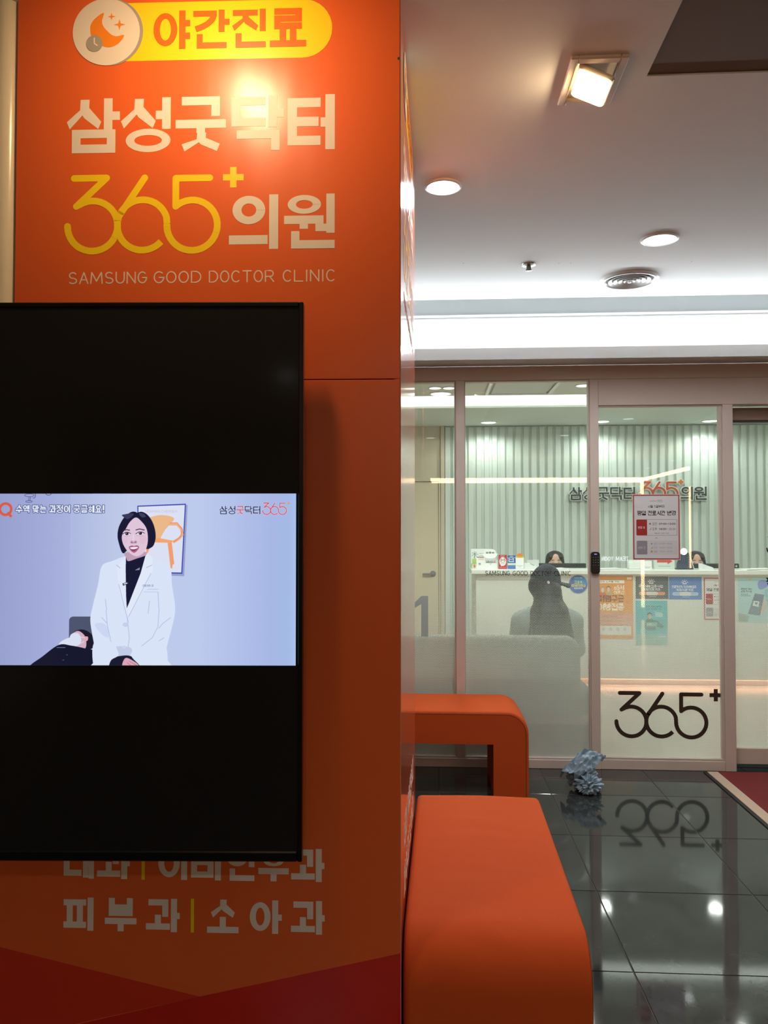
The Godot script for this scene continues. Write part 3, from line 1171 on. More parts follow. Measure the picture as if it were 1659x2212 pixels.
	for p in [[0.675, 9.17, 0.085, "by the wall over the left end of the counter"], [1.965, 9.17, 0.085, "by the wall left of the lettering's numerals"], [3.205, 9.2, 0.085, "by the wall right of the wall lettering"], [4.45, 9.2, 0.085, "by the wall beyond the set-back door"],
			[0.043, 6.94, 0.05, "small one, first of the pair above the inner door"], [0.165, 6.95, 0.05, "small one, second of the pair above the inner door"], [0.096, 7.24, 0.09, "larger one just behind the small pair"], [1.328, 6.9, 0.06, "near the head of the keypad post"], [2.6, 6.9, 0.06, "out of sight above the sliding door"], [3.6, 6.9, 0.06, "out of sight above the set-back door"],
			[0.3, 6.1, 0.06, "unseen and added over the sofa's left part"], [1.9, 6.1, 0.06, "unseen and added just inside the sliding door"], [3.5, 6.1, 0.06, "unseen and added just inside the set-back door"]]:  # lamps of this row are unseen, added to light the room
		downlight(Vector3(p[0], 2.78, -p[1]), p[2], "round white clinic ceiling downlight, " + p[3], CLINIC, 0.5 if k < 4 else 0.85, 5.0, "clinic downlights")
		k += 1
	wall_lettering()

func downlight(at: Vector3, r: float, label: String, c: Color, e: float, g: float, group: String) -> void:
	var t := thing("downlight", label, "ceiling light", at, 0.0, group)
	var s := mb()
	lathe(s, [Vector2(r * 1.18, 0.0), Vector2(r * 1.16, -0.006), Vector2(r * 1.04, -0.009), Vector2(r, -0.004), Vector2(r, 0.0)], 40)
	obj("rim", s, mat(rgb(236, 236, 236), 0.3), t)
	s = mb()
	lathe(s, [Vector2(r, -0.003), Vector2(r * 0.7, -0.0045), Vector2(0.0, -0.005)], 40)
	obj("diffuser", s, glow(c, g), t)
	spot("downlight_beam", at - Vector3(0, 0.014 + r * 0.1, 0), Vector3.DOWN, c, e, 78.0, r * 0.8, 0.5)

func wall_lettering() -> void:
	var t := thing("wall_sign", "raised dark green and orange clinic name lettering on slatted wall", "sign", Vector3(1.642, 2.037, -9.46))
	var k := 0.001069
	var X := func(cx: float) -> float: return (cx - 51.8) * k
	var face := mat(rgb(46, 62, 60), 0.45)
	var red := mat(rgb(206, 78, 36), 0.4)
	var backing := mat(rgb(238, 244, 240), 0.5)
	var all := []
	for g in [["삼", 55, 190], ["성", 200, 330], ["굿", 352, 486], ["닥", 498, 634], ["터", 644, 768], ["의", 1262, 1392], ["원", 1404, 1540]]:
		var p := syllable(g[0], X.call(g[1]), 0.0, (g[2] - g[1]) * k, 0.155, 0.125)
		all += p
		obj("letter", print_mesh(p, 0, 0, 0.030, 0.006), face, t)
	var n := numerals(X.call(818), -0.064, 0.000637, 36.0)
	all += n
	obj("numerals", print_mesh(n, 0, 0, 0.030, 0.006), red, t)
	var pl := plus(X.call(1265), -0.055, 0.058, 0.022)
	all += pl
	obj("plus", print_mesh(pl, 0, 0, 0.030, 0.006), mat(rgb(226, 120, 40), 0.4), t)
	var fat := []
	for p: PackedVector2Array in all:
		for q in Geometry2D.offset_polygon(p, 0.010, Geometry2D.JOIN_ROUND):
			fat.append(q)
	obj("backing", print_mesh(fat, 0, 0, 0.0, 0.029), backing, t)

# ---------------------------------------------------------------- orange pillar with vinyl lettering
func star(c: Vector2, r: float) -> PackedVector2Array:
	var p := PackedVector2Array()
	for k in 8:
		var q := r if k % 2 == 0 else r * 0.3
		p.append(c + Vector2(0, -q).rotated(TAU * k / 8))
	return p

func sign_graphics(upper: Node3D, lower: Node3D) -> void:
	var white := mat(rgb(224, 210, 200), 0.5, 0.0, 0.3)
	var yellow := mat(rgb(246, 206, 30), 0.3)
	var orange := mat(rgb(226, 104, 30), 0.3)
	var grey := mat(rgb(160, 150, 142), 0.35)
	var top := 3.0
	# night-clinic pill and its badge
	var pill := PackedVector2Array([Vector2(-0.756, 0.136), Vector2(-0.249, 0.136)])
	for p in arc(Vector2(-0.249, 0.212), 0.076, 0.076, -90, 90, 16):
		pill.append(p)
	pill.append(Vector2(-0.756, 0.288))
	obj("pill", print_mesh([pill], 0, top, 0.0, 0.0004), yellow, upper)
	var b := Vector2(-0.757, 0.211)
	obj("badge_shade", print_mesh([disc(b + Vector2(0.008, 0.0), 0.088, 0.088, 48)], 0, top, 0.0006, 0.0004), grey, upper)
	obj("badge", print_mesh([disc(b, 0.0875, 0.0875, 48)], 0, top, 0.0012, 0.0004), white, upper)
	var u := 0.00063
	var moon := []
	for q in [[-11, -79], [-52, -50], [-66, -14], [-51, 36], [4, 64], [49, 51], [74, 16], [34, 19], [-1, -9], [-18, -40]]:
		moon += [b.x + q[0] * u, b.y + q[1] * u]
	obj("moon", print_mesh([smooth(moon), star(b + Vector2(22, -63) * u, 0.010), star(b + Vector2(55, -29) * u, 0.0145)], 0, top, 0.0018, 0.0004), mat(rgb(236, 132, 32), 0.3), upper)
	obj("clock", print_mesh([disc(b + Vector2(-48, 48) * u, 0.0215, 0.0215)], 0, top, 0.0024, 0.0004), grey, upper)
	obj("clock_hands", print_mesh([r4(b.x - 0.0318, b.y + 0.0155, 0.003, 0.016), seg(b + Vector2(-48, 49) * u, b + Vector2(-34, 58) * u, 0.003)], 0, top, 0.003, 0.0003), white, upper)
	var row := func(list: Array, y0: float, y1: float, ts: float, m: Material, par: Node3D, called: String, z := 0.0) -> void:
		for g in list:
			obj(called, print_mesh(syllable(g[0], g[1], top - y0, g[2] - g[1], y0 - y1, ts), 0, top, z, 0.0004), m, par)
	row.call([["야", -0.634, -0.539], ["간", -0.531, -0.437], ["진", -0.430, -0.344], ["료", -0.333, -0.240]], 2.841, 2.741, 0.165, orange, upper, "letter", 0.0008)
	row.call([["삼", -0.858, -0.720], ["성", -0.717, -0.588], ["굿", -0.575, -0.445], ["닥", -0.431, -0.296], ["터", -0.287, -0.166]], 2.616, 2.474, 0.17, white, upper, "letter")
	row.call([["의", -0.436, -0.310], ["원", -0.295, -0.166]], 2.360, 2.220, 0.165, white, upper, "letter")
	obj("numerals", print_mesh(numerals(-0.862, top - 2.418, 0.000575), 0, top, 0, 0.0004), yellow, upper)
	obj("plus", print_mesh(plus(-0.4255, top - 2.4055, 0.053, 0.0165), 0, top, 0, 0.0004), yellow, upper)
	var en := []
	for k in [["SAMSUNG", -0.850, -0.648], ["GOOD", -0.629, -0.507], ["DOCTOR", -0.487, -0.321], ["CLINIC", -0.298, -0.165]]:
		en += fit(k[0], k[1], k[2] + 0.006, top - 2.166, 0.031, 0.10, 0.12)
	obj("caption", print_mesh(en, 0, top, 0, 0.0004), white, upper)
	row.call([["내", -0.846, -0.769], ["과", -0.761, -0.678], ["이", -0.606, -0.533], ["비", -0.523, -0.448], ["인", -0.433, -0.364], ["후", -0.354, -0.278], ["과", -0.272, -0.189]], 0.713, 0.632, 0.185, white, lower, "letter")
	row.call([["피", -0.845, -0.769], ["부", -0.740, -0.660], ["과", -0.636, -0.551], ["소", -0.482, -0.403], ["아", -0.375, -0.295], ["과", -0.272, -0.188]], 0.585, 0.503, 0.185, white, lower, "letter")
	obj("divider", print_mesh([r4(-0.648, top - 0.713, 0.008, 0.082), r4(-0.523, top - 0.586, 0.008, 0.083)], 0, top, 0, 0.0004), yellow, lower)

func sign_pillar() -> void:
	var t := thing("sign_pillar", "tall orange advertising pillar with white and yellow clinic lettering", "pillar", Vector3(-0.0755, 0, -1.97), deg_to_rad(1.45))
	var up := obj("upper_panel", slab(-0.99, 0.0, 1.8865, 2.88, -0.012, 0.0, 0.0015), orange_vinyl, t)
	var low := obj("lower_panel", slab(-1.6, 0.0, 0.0, 1.8845, -0.012, 0.0, 0.0015), orange_vinyl, t)
	obj("core", slab(-1.6, -0.016, 0.0, 2.88, -1.0, -0.014), mat(rgb(120, 60, 36), 0.7), t)
	# darker red facets at the foot
	var r1 := mat(rgb(206, 56, 34), 0.25)
	var r2 := mat(rgb(198, 40, 30), 0.25)
	var s := mb()
	extrude(s, PackedVector2Array([Vector2(-1.6, 0.59), Vector2(-0.499, 0.346), Vector2(-0.76, 0.285), Vector2(-1.6, 0.08)]), 0.0, 0.0003)
	obj("red_facet", s, r1, low)
	s = mb()
	extrude(s, PackedVector2Array([Vector2(-0.499, 0.346), Vector2(0.0, 0.461), Vector2(0.0, 0.0), Vector2(-1.6, 0.0), Vector2(-1.6, 0.08)]), 0.0, 0.0005)
	obj("red_facet", s, r2, low)
	# rounded pale post closing the upper panel
	s = mb()
	lathe(s, [Vector2(0.034, 0.0), Vector2(0.034, 0.9935)], 28, Vector3(-1.0275, 1.8865, -0.028))
	obj("corner_post", s, mat(rgb(226, 212, 190), 0.25), t)
	obj("corner_bead", box(mb(), Vector3(0.0, 1.44, -0.004), Vector3(0.003, 2.88, 0.004), 0.001), mat(rgb(210, 150, 120), 0.25), t)
	# side facing the shopfront
	var ax := Vector3(0.0404, 0, -0.99918)
	var m := mat(rgb(216, 92, 40), 0.2)
	m.clearcoat_enabled = true
	m.clearcoat = 0.6
	m.clearcoat_roughness = 0.10
	m.normal_enabled = true
	m.normal_texture = noise_tex(0.012, 31, 512, true, 4.0, 3)
	m.normal_scale = 0.05
	m.uv1_triplanar = true
	m.uv1_scale = Vector3(5.0, 0.35, 5.0)
	var side := obj("side_panel", slab(-1.03, 0.0, 0.0, 2.88, -0.012, 0.0, 0.001), m, t)
	side.transform = Transform3D(Basis(ax, Vector3.UP, ax.cross(Vector3.UP)), Vector3(0.0416, 0, -1.0297))
	sign_graphics(up, low)
	sign_graphics(side, side)
	obj("screw", lathe(mb(), [Vector2(0.0, 0.002), Vector2(0.003, 0.0015), Vector2(0.0035, 0.0)], 10, Vector3(-0.0035, 2.705, 0.0), Basis(Vector3.RIGHT, PI / 2)), mat(rgb(50, 36, 30), 0.5), t)

# ---------------------------------------------------------------- upright screen
func wall_display() -> void:
	var t := thing("display_screen", "large black upright screen on orange pillar showing a woman in a white coat", "screen", Vector3(-0.302, 0, -1.85), deg_to_rad(2.9))
	var black := mat(rgb(12, 12, 13), 0.35)
	var frame := mb()
	add_slab(frame, -0.778, -0.767, 0.728, 2.05, -0.028, 0.002, 0.002)
	add_slab(frame, -0.011, 0.0, 0.728, 2.05, -0.028, 0.002, 0.002)
	add_slab(frame, -0.767, -0.011, 2.038, 2.05, -0.028, 0.002, 0.002)
	add_slab(frame, -0.767, -0.011, 0.728, 0.752, -0.028, 0.002, 0.003)
	obj("bezel", frame, mat(rgb(14, 14, 15), 0.25), t)
	obj("back_housing", slab(-0.70, -0.09, 0.82, 1.96, -0.07, -0.028, 0.01), black, t)
	obj("back_plate", slab(-0.772, -0.006, 0.734, 2.044, -0.030, -0.012, 0.003), black, t)
	obj("wall_bracket", slab(-0.58, -0.2, 1.1, 1.7, -0.105, -0.07, 0.003), mat(rgb(40, 40, 42), 0.5, 0.5), t)
	obj("dark_glass", slab(-0.768, -0.010, 0.75, 2.04, -0.012, -0.001), mat(rgb(34, 32, 31), 0.1, 0.0, 0.4), t)
	var m := StandardMaterial3D.new()
	m.albedo_color = Color(0.02, 0.02, 0.02)
	m.roughness = 0.1
	m.emission_enabled = true
	m.emission = Color.BLACK
	m.emission_texture = screen_picture()
	m.emission_energy_multiplier = 0.97
	obj("lit_picture", sheet(-0.746, -0.016, 1.186, 1.592, 0.0004, 0.0), m, t)
	# the light of the lit picture, standing just in front of it
	area("screen_light", Vector3(-0.68, 1.389, -1.79), Vector3(0.05, 0, 1), Vector2(0.7, 0.39), Color(0.82, 0.88, 1.0), 0.05)

func screen_picture() -> ImageTexture:
	var c := Canvas.new(1328, 746, rgb(176, 186, 226))
	c.view(Vector2(-55, 65), 1328.0 / 1665.0)
	var stops := [[-55, 152, 160, 206], [200, 163, 171, 218], [384, 172, 181, 224], [386, 176, 187, 228], [700, 196, 207, 238], [1100, 190, 204, 240], [1480, 170, 186, 232], [1560, 166, 188, 232], [1612, 172, 196, 240]]
	for i in stops.size() - 1:
		var a: Array = stops[i]
		var b: Array = stops[i + 1]
		var n := maxi(1, int((b[0] - a[0]) / 6.0))
		for k in n:
			var f := float(k) / n
			c.rect(lerpf(a[0], b[0], f), 60, lerpf(a[0], b[0], f + 1.0 / n) + 1, 1005, rgb(int(lerpf(a[1], b[1], f)), int(lerpf(a[2], b[2], f)), int(lerpf(a[3], b[3], f))))
	# framed chair poster
	c.pts([752, 137, 1022, 127, 1006, 516, 900, 512], rgb(150, 160, 205))
	c.pts([749, 131, 1013, 120, 996, 503, 760, 497], rgb(66, 78, 176))
	c.pts([755, 137, 1007, 127, 990, 496, 766, 490], rgb(222, 228, 246))
	var faint := rgb(196, 190, 212)
	c.polys(fit("NORMAN CHERNER", 795, 968, 155, 15, 0.09), faint)
	c.poly(smooth([800, 215, 850, 186, 905, 184, 948, 198, 938, 222, 905, 258, 880, 300, 872, 318, 815, 318]), rgb(238, 186, 138))
	c.polys(strip([Vector2(920, 232), Vector2(965, 232), Vector2(988, 256), Vector2(995, 290), Vector2(975, 312), Vector2(945, 330)], 15), rgb(244, 176, 132))
	c.polys(strip([Vector2(928, 226), Vector2(967, 224), Vector2(996, 262), Vector2(984, 302), Vector2(946, 332)], 3), rgb(230, 120, 96))
	c.pts([800, 308, 868, 308, 945, 322, 938, 334, 850, 332, 800, 332], rgb(246, 168, 112))
	c.pts([915, 334, 938, 334, 952, 450, 944, 452, 940, 476, 932, 470], rgb(244, 160, 112))
	c.pts([800, 332, 822, 334, 812, 380, 800, 400], rgb(244, 160, 112))
	# bed head, pillow and masked patient
	c.poly(rrect(385, 736, 180, 200, 22), rgb(78, 86, 112))
	c.poly(smooth([330, 892, 390, 850, 470, 862, 540, 880, 600, 930, 560, 960, 420, 940]), rgb(222, 228, 246))
	c.poly(smooth([410, 822, 450, 806, 490, 818, 520, 850, 528, 890, 505, 912, 470, 905, 440, 850]), rgb(28, 26, 44))
	c.poly(smooth([392, 842, 430, 814, 462, 830, 478, 860, 474, 908, 430, 906, 400, 880]), rgb(214, 176, 196))
	c.poly(smooth([400, 830, 436, 828, 452, 862, 444, 884, 420, 898, 384, 888, 386, 858]), rgb(218, 226, 244))
	c.poly(smooth([470, 846, 488, 846, 486, 866, 470, 868]), rgb(226, 170, 186))
	c.polys([seg(Vector2(448, 846), Vector2(472, 852), 3), seg(Vector2(440, 886), Vector2(468, 870), 3)], rgb(228, 234, 248))
	c.poly(smooth([175, 1006, 240, 955, 330, 890, 400, 894, 470, 908, 525, 925, 560, 1006, 400, 1030, 220, 1030]), rgb(22, 24, 46))
	c.polys([seg(Vector2(320, 904), Vector2(366, 904), 3)], rgb(120, 130, 170))
	for p in [Vector2(376, 944), Vector2(356, 972)]:
		c.poly(disc(p, 5, 3), rgb(70, 76, 110))
	# white coat
	var coat := rgb(220, 230, 251)
	var fold := rgb(184, 196, 232)
	c.poly(smooth([688, 408, 620, 432, 560, 460, 540, 560, 512, 680, 500, 760, 520, 880, 535, 960, 525, 1030, 925, 1030, 908, 940, 950, 760, 958, 680, 940, 560, 930, 465, 870, 435, 800, 400]), coat)
	for p in [[585, 700, 592, 780, 612, 870, 660, 950], [872, 690, 866, 790, 836, 850, 735, 930], [560, 740, 590, 772], [548, 780, 582, 790], [935, 740, 890, 775, 870, 800], [700, 740, 712, 850, 706, 900], [865, 600, 870, 690], [580, 640, 588, 700], [820, 650, 812, 720], [900, 850, 820, 900]]:
		var l := []
		for i in range(0, p.size(), 2):
			l.append(Vector2(p[i], p[i + 1]))
		c.polys(strip(l, 4), fold)
	c.poly(smooth([524, 780, 560, 770, 590, 790, 600, 850, 560, 830]), rgb(206, 217, 246))
	c.poly(smooth([640, 900, 720, 905, 716, 945, 650, 948]), rgb(196, 206, 234))
	# black polo neck and lapels
	c.pts([690, 404, 800, 388, 800, 420, 775, 500, 697, 690, 688, 560], rgb(24, 26, 54))
	c.pts([692, 404, 686, 425, 689, 480, 694, 690, 705, 740, 655, 600, 640, 470, 662, 440], rgb(226, 235, 252))
	c.pts([800, 388, 830, 412, 838, 480, 770, 620, 706, 738, 698, 690, 770, 500], rgb(228, 236, 252))
	c.polys([seg(Vector2(638, 455), Vector2(660, 472), 3), seg(Vector2(832, 455), Vector2(800, 470), 3), seg(Vector2(826, 500), Vector2(706, 738), 2.5), seg(Vector2(652, 560), Vector2(705, 765), 2.5)], rgb(164, 176, 214))
	c.pts([738, 484, 766, 468, 764, 482], rgb(150, 140, 170))
	c.pts([672, 556, 704, 546, 707, 556, 676, 568], rgb(40, 44, 70))
	c.pts([678, 557, 698, 551, 699, 556, 680, 562], rgb(230, 236, 250))
	c.polys(fit("대표원장 김", 782, 840, 562, 11, 0.12), rgb(120, 126, 160))
	c.polys([r4(808, 585, 58, 4), r4(786, 600, 80, 3)], rgb(190, 202, 236))
	c.poly(disc(Vector2(690, 780), 15, 12), rgb(200, 210, 240))
	c.poly(disc(Vector2(684, 902), 12, 9), rgb(206, 214, 240))
	# cuffs and clasped hands
	c.poly(smooth([596, 1004, 620, 965, 660, 950, 720, 950, 760, 990, 768, 1030, 600, 1030]), rgb(26, 26, 50))
	c.poly(smooth([520, 880, 610, 870, 655, 940, 615, 972, 590, 1020, 525, 1020]), coat)
	c.poly(smooth([905, 880, 820, 880, 722, 935, 770, 1000, 800, 1020, 910, 1020]), coat)
	c.poly(smooth([674, 1000, 690, 962, 720, 968, 764, 1000, 740, 1020, 690, 1020]), rgb(222, 168, 186))
	c.polys([seg(Vector2(712, 978), Vector2(752, 1000), 3), seg(Vector2(700, 985), Vector2(720, 1000), 3)], rgb(180, 120, 146))
	# head, drawn on the finer grid of its own
	c.view(Vector2(-55 - 452.5, 65 - 100.6) / 0.3334, 1328.0 / 1665.0 * 0.3334)
	var skin_c := rgb(226, 200, 222)
	c.poly(smooth([700, 860, 1000, 840, 1040, 900, 880, 960, 750, 1000, 715, 940]), rgb(196, 158, 184))
	c.poly(smooth([660, 870, 590, 690, 572, 560, 600, 420, 680, 280, 780, 200, 850, 190, 890, 206, 960, 190, 1050, 235, 1130, 340, 1180, 480, 1192, 620, 1160, 740, 1100, 790, 1045, 800, 900, 760, 760, 800]), rgb(26, 26, 54))
	c.poly(smooth([700, 480, 770, 360, 868, 285, 960, 350, 1040, 460, 1066, 600, 1056, 740, 1010, 850, 920, 915, 840, 910, 740, 840, 668, 730, 642, 620, 660, 530]), skin_c)
	c.poly(smooth([940, 600, 1020, 590, 1050, 650, 1000, 720, 930, 690]), rgb(226, 192, 214))
	c.poly(smooth([665, 620, 720, 610, 740, 670, 700, 720, 660, 690]), rgb(225, 194, 216))
	c.poly(smooth([640, 250, 700, 230, 800, 215, 830, 240, 760, 300, 720, 310]), rgb(58, 58, 92))
	c.poly(smooth([920, 215, 990, 220, 1030, 270, 960, 280]), rgb(62, 62, 96))
	for e in [[720, 552, 62], [940, 546, 68]]:
		c.poly(smooth([e[0] - e[2], e[1] + 6, e[0], e[1] - 28, e[0] + e[2], e[1] + 2, e[0], e[1] + 26]), rgb(236, 226, 240))
		c.poly(disc(Vector2(e[0] + 4, e[1] - 1), 27, 24), rgb(48, 28, 52))
		c.poly(disc(Vector2(e[0] - 6, e[1] - 8), 6, 6), rgb(240, 240, 250))
		c.polys(strip([Vector2(e[0] - e[2] - 6, e[1] + 8), Vector2(e[0] - 20, e[1] - 24), Vector2(e[0] + 25, e[1] - 24), Vector2(e[0] + e[2] + 6, e[1] - 2)], 11), rgb(56, 36, 62))
		c.polys(strip([Vector2(e[0] - e[2] + 8, e[1] + 34), Vector2(e[0], e[1] + 44), Vector2(e[0] + e[2] - 8, e[1] + 32)], 5), rgb(196, 156, 186))
	c.polys(strip([Vector2(676, 496), Vector2(720, 484), Vector2(772, 494)], 17), rgb(96, 66, 92))
	c.polys(strip([Vector2(866, 490), Vector2(930, 474), Vector2(1012, 490)], 17), rgb(96, 66, 92))
	c.poly(smooth([780, 690, 800, 660, 830, 680, 870, 662, 892, 680, 884, 706, 835, 714, 790, 708]), rgb(200, 156, 182))
	c.poly(disc(Vector2(806, 694), 12, 8), rgb(120, 76, 108))
	c.poly(disc(Vector2(864, 690), 12, 8), rgb(120, 76, 108))
	c.polys(strip([Vector2(826, 560), Vector2(832, 620), Vector2(828, 660)], 12), rgb(242, 224, 240))
	c.poly(smooth([758, 775, 800, 745, 845, 752, 890, 742, 925, 768, 900, 820, 850, 862, 800, 840]), rgb(170, 96, 130))
	c.poly(smooth([778, 778, 840, 768, 906, 770, 880, 796, 830, 806, 795, 800]), rgb(244, 238, 248))
	c.poly(smooth([790, 806, 840, 810, 890, 796, 850, 826, 812, 822]), rgb(110, 44, 78))
	# captions
	c.view(Vector2(-55, 65), 1328.0 / 1665.0)
	var edge := func(list: Array, grow: float, col: Color) -> void:
		for p in list:
			for q in Geometry2D.offset_polygon(p, grow, Geometry2D.JOIN_ROUND):
				c.poly(q, col)
	var words := []
	for g in [["수", 88, 126], ["액", 129, 163], ["맞", 180, 215], ["는", 219, 256], ["과", 271, 306], ["정", 309, 345], ["이", 350, 384], ["궁", 402, 439], ["금", 443, 480], ["해", 484, 517], ["요", 520, 556]]:
		words += syllable(g[0], g[1], 128, g[2] - g[1], 42, 0.15)
	words += [r4(562, 128, 8, 28), r4(562, 161, 8, 8)]
	edge.call(words, 4.0, rgb(98, 106, 156))
	c.polys(words, rgb(236, 244, 255))
	c.polys(strip(arc(Vector2(33, 150), 31, 31, 0, 360, 40), 14), rgb(222, 92, 68))
	c.polys([seg(Vector2(44, 168), Vector2(66, 192), 14)], rgb(222, 92, 68))
	c.polys(strip(arc(Vector2(162, 74), 26, 8, 0, 360), 2.5) + [seg(Vector2(160, 80), Vector2(158, 106), 2.5), seg(Vector2(168, 80), Vector2(166, 106), 2.5)] + strip(arc(Vector2(160, 108), 18, 5, 0, 360), 2.5) + strip(arc(Vector2(186, 74), 9, 15, -60, 120), 3), rgb(76, 80, 120))
	c.polys(strip(arc(Vector2(266, 62), 16, 11, 0, 180), 3), rgb(76, 80, 120))
	var halo := []
	var k := 2.514 / 8.295
	for g in [["삼", 128, 268, 0], ["성", 280, 412, 0], ["굿", 430, 565, 1], ["닥", 578, 716, 0], ["터", 730, 858, 0]]:
		var p := syllable(g[0], 1156.4 + g[1] * k, 75.4 + 190 * k, (g[2] - g[1]) * k, 148 * k, 0.11)
		edge.call(p, 1.6, rgb(214, 224, 248))
		halo.append([p, rgb(222, 84, 88) if g[3] else rgb(38, 44, 86)])
	var n := numerals(1156.4 + 890 * k, 75.4 + 125 * k, 0.63 * k, 24.0)
	edge.call(n, 1.6, rgb(230, 214, 236))
	halo.append([n, rgb(214, 78, 92)])
	halo.append([plus(1156.4 + 1362 * k, 75.4 + 140 * k, 46 * k, 17 * k), rgb(244, 150, 96)])
	for h in halo:
		c.polys(h[0], h[1])
	return c.tex()

# ---------------------------------------------------------------- benches
func bench(label: String, length: float, width: float, at: Vector3, turn: float, seed_: int) -> Node3D:
	var t := thing("bench", label, "bench", at, turn, "orange upholstered benches")
	var H := 0.48
	var R := 0.125
	var nz := FastNoiseLite.new()
	nz.seed = seed_
	nz.frequency = 3.0
	nz.fractal_octaves = 3
	var path := []   # [position, outward normal]
	for k in 7:
		path.append([Vector2(0, (H - R) * k / 7.0), Vector2(-1, 0)])
	for k in 13:
		var a := PI - PI / 2 * k / 12.0
		path.append([Vector2(R, H - R) + Vector2(cos(a), sin(a)) * R, Vector2(cos(a), sin(a))])
	for k in range(1, 46):
		path.append([Vector2(lerpf(R, length - R, k / 46.0), H), Vector2(0, 1)])
	for k in 13:
		var a := PI / 2 - PI / 2 * k / 12.0
		path.append([Vector2(length - R, H - R) + Vector2(cos(a), sin(a)) * R, Vector2(cos(a), sin(a))])
	for k in range(1, 8):
		path.append([Vector2(length, (H - R) * (1.0 - k / 7.0)), Vector2(1, 0)])
	var e := 0.016
	var zs := [[0.0, e], [0.002, e * 0.55], [0.006, e * 0.22], [e, 0.0]]
	var rows := []
	for q in path:
		var row := []
		var p: Vector2 = q[0]
		var n: Vector2 = q[1]
		for i in 4:
			var v: Vector2 = p - n * zs[i][1]
			row.append(Vector3(v.x, v.y, -zs[i][0]))
		for i in range(1, 24):
			var z := lerpf(e, width - e, i / 24.0)
			var puff := 0.004 * sin(PI * i / 24.0)
			var wr := nz.get_noise_3d(p.x * 3.2 + p.y, z * 0.9, 0.0) * 0.0035 * sin(PI * i / 24.0)
			var v := p + n * (puff + wr)
			row.append(Vector3(v.x, v.y, -z))
		for i in 4:
			var v: Vector2 = p - n * zs[3 - i][1]
			row.append(Vector3(v.x, v.y, -width + zs[3 - i][0]))
		rows.append(row)
	obj("seat_cover", skin(rows, false), fabric, t)
	var face := PackedVector2Array()
	for q in path:
		face.append(q[0] - q[1] * e)
	face[0].y = 0.0
	face[face.size() - 1].y = 0.0
	var lw := 0.2
	var uy := H - 0.185
	for p in [Vector2(length - lw, 0), Vector2(length - lw, uy), Vector2(lw, uy), Vector2(lw, 0)]:
		face.append(p)
	var s := mb()
	extrude(s, face, -width, 0.0)
	obj("side_panel", s, fabric, t)
	# welt along both long edges
	var sm := mat(rgb(120, 44, 24), 0.7)
	for z in [-0.001, -width + 0.001]:
		var pts := []
		for q in path:
			pts.append(Vector3(q[0].x - q[1].x * e, q[0].y - q[1].y * e, z))
		obj("welt", tube(mb(), pts, 0.0022, 6), sm, t)
	return t

func benches() -> void:
	bench("orange upholstered bench running along the pillar's side, near the camera", 1.20, 0.468, Vector3(0.398, 0, -1.985), PI / 2 - deg_to_rad(0.88), 2)
	bench("orange upholstered bench standing crosswise against the glass shopfront", 1.35, 0.50, Vector3(-0.795, 0, -4.53), 0.0, 8)

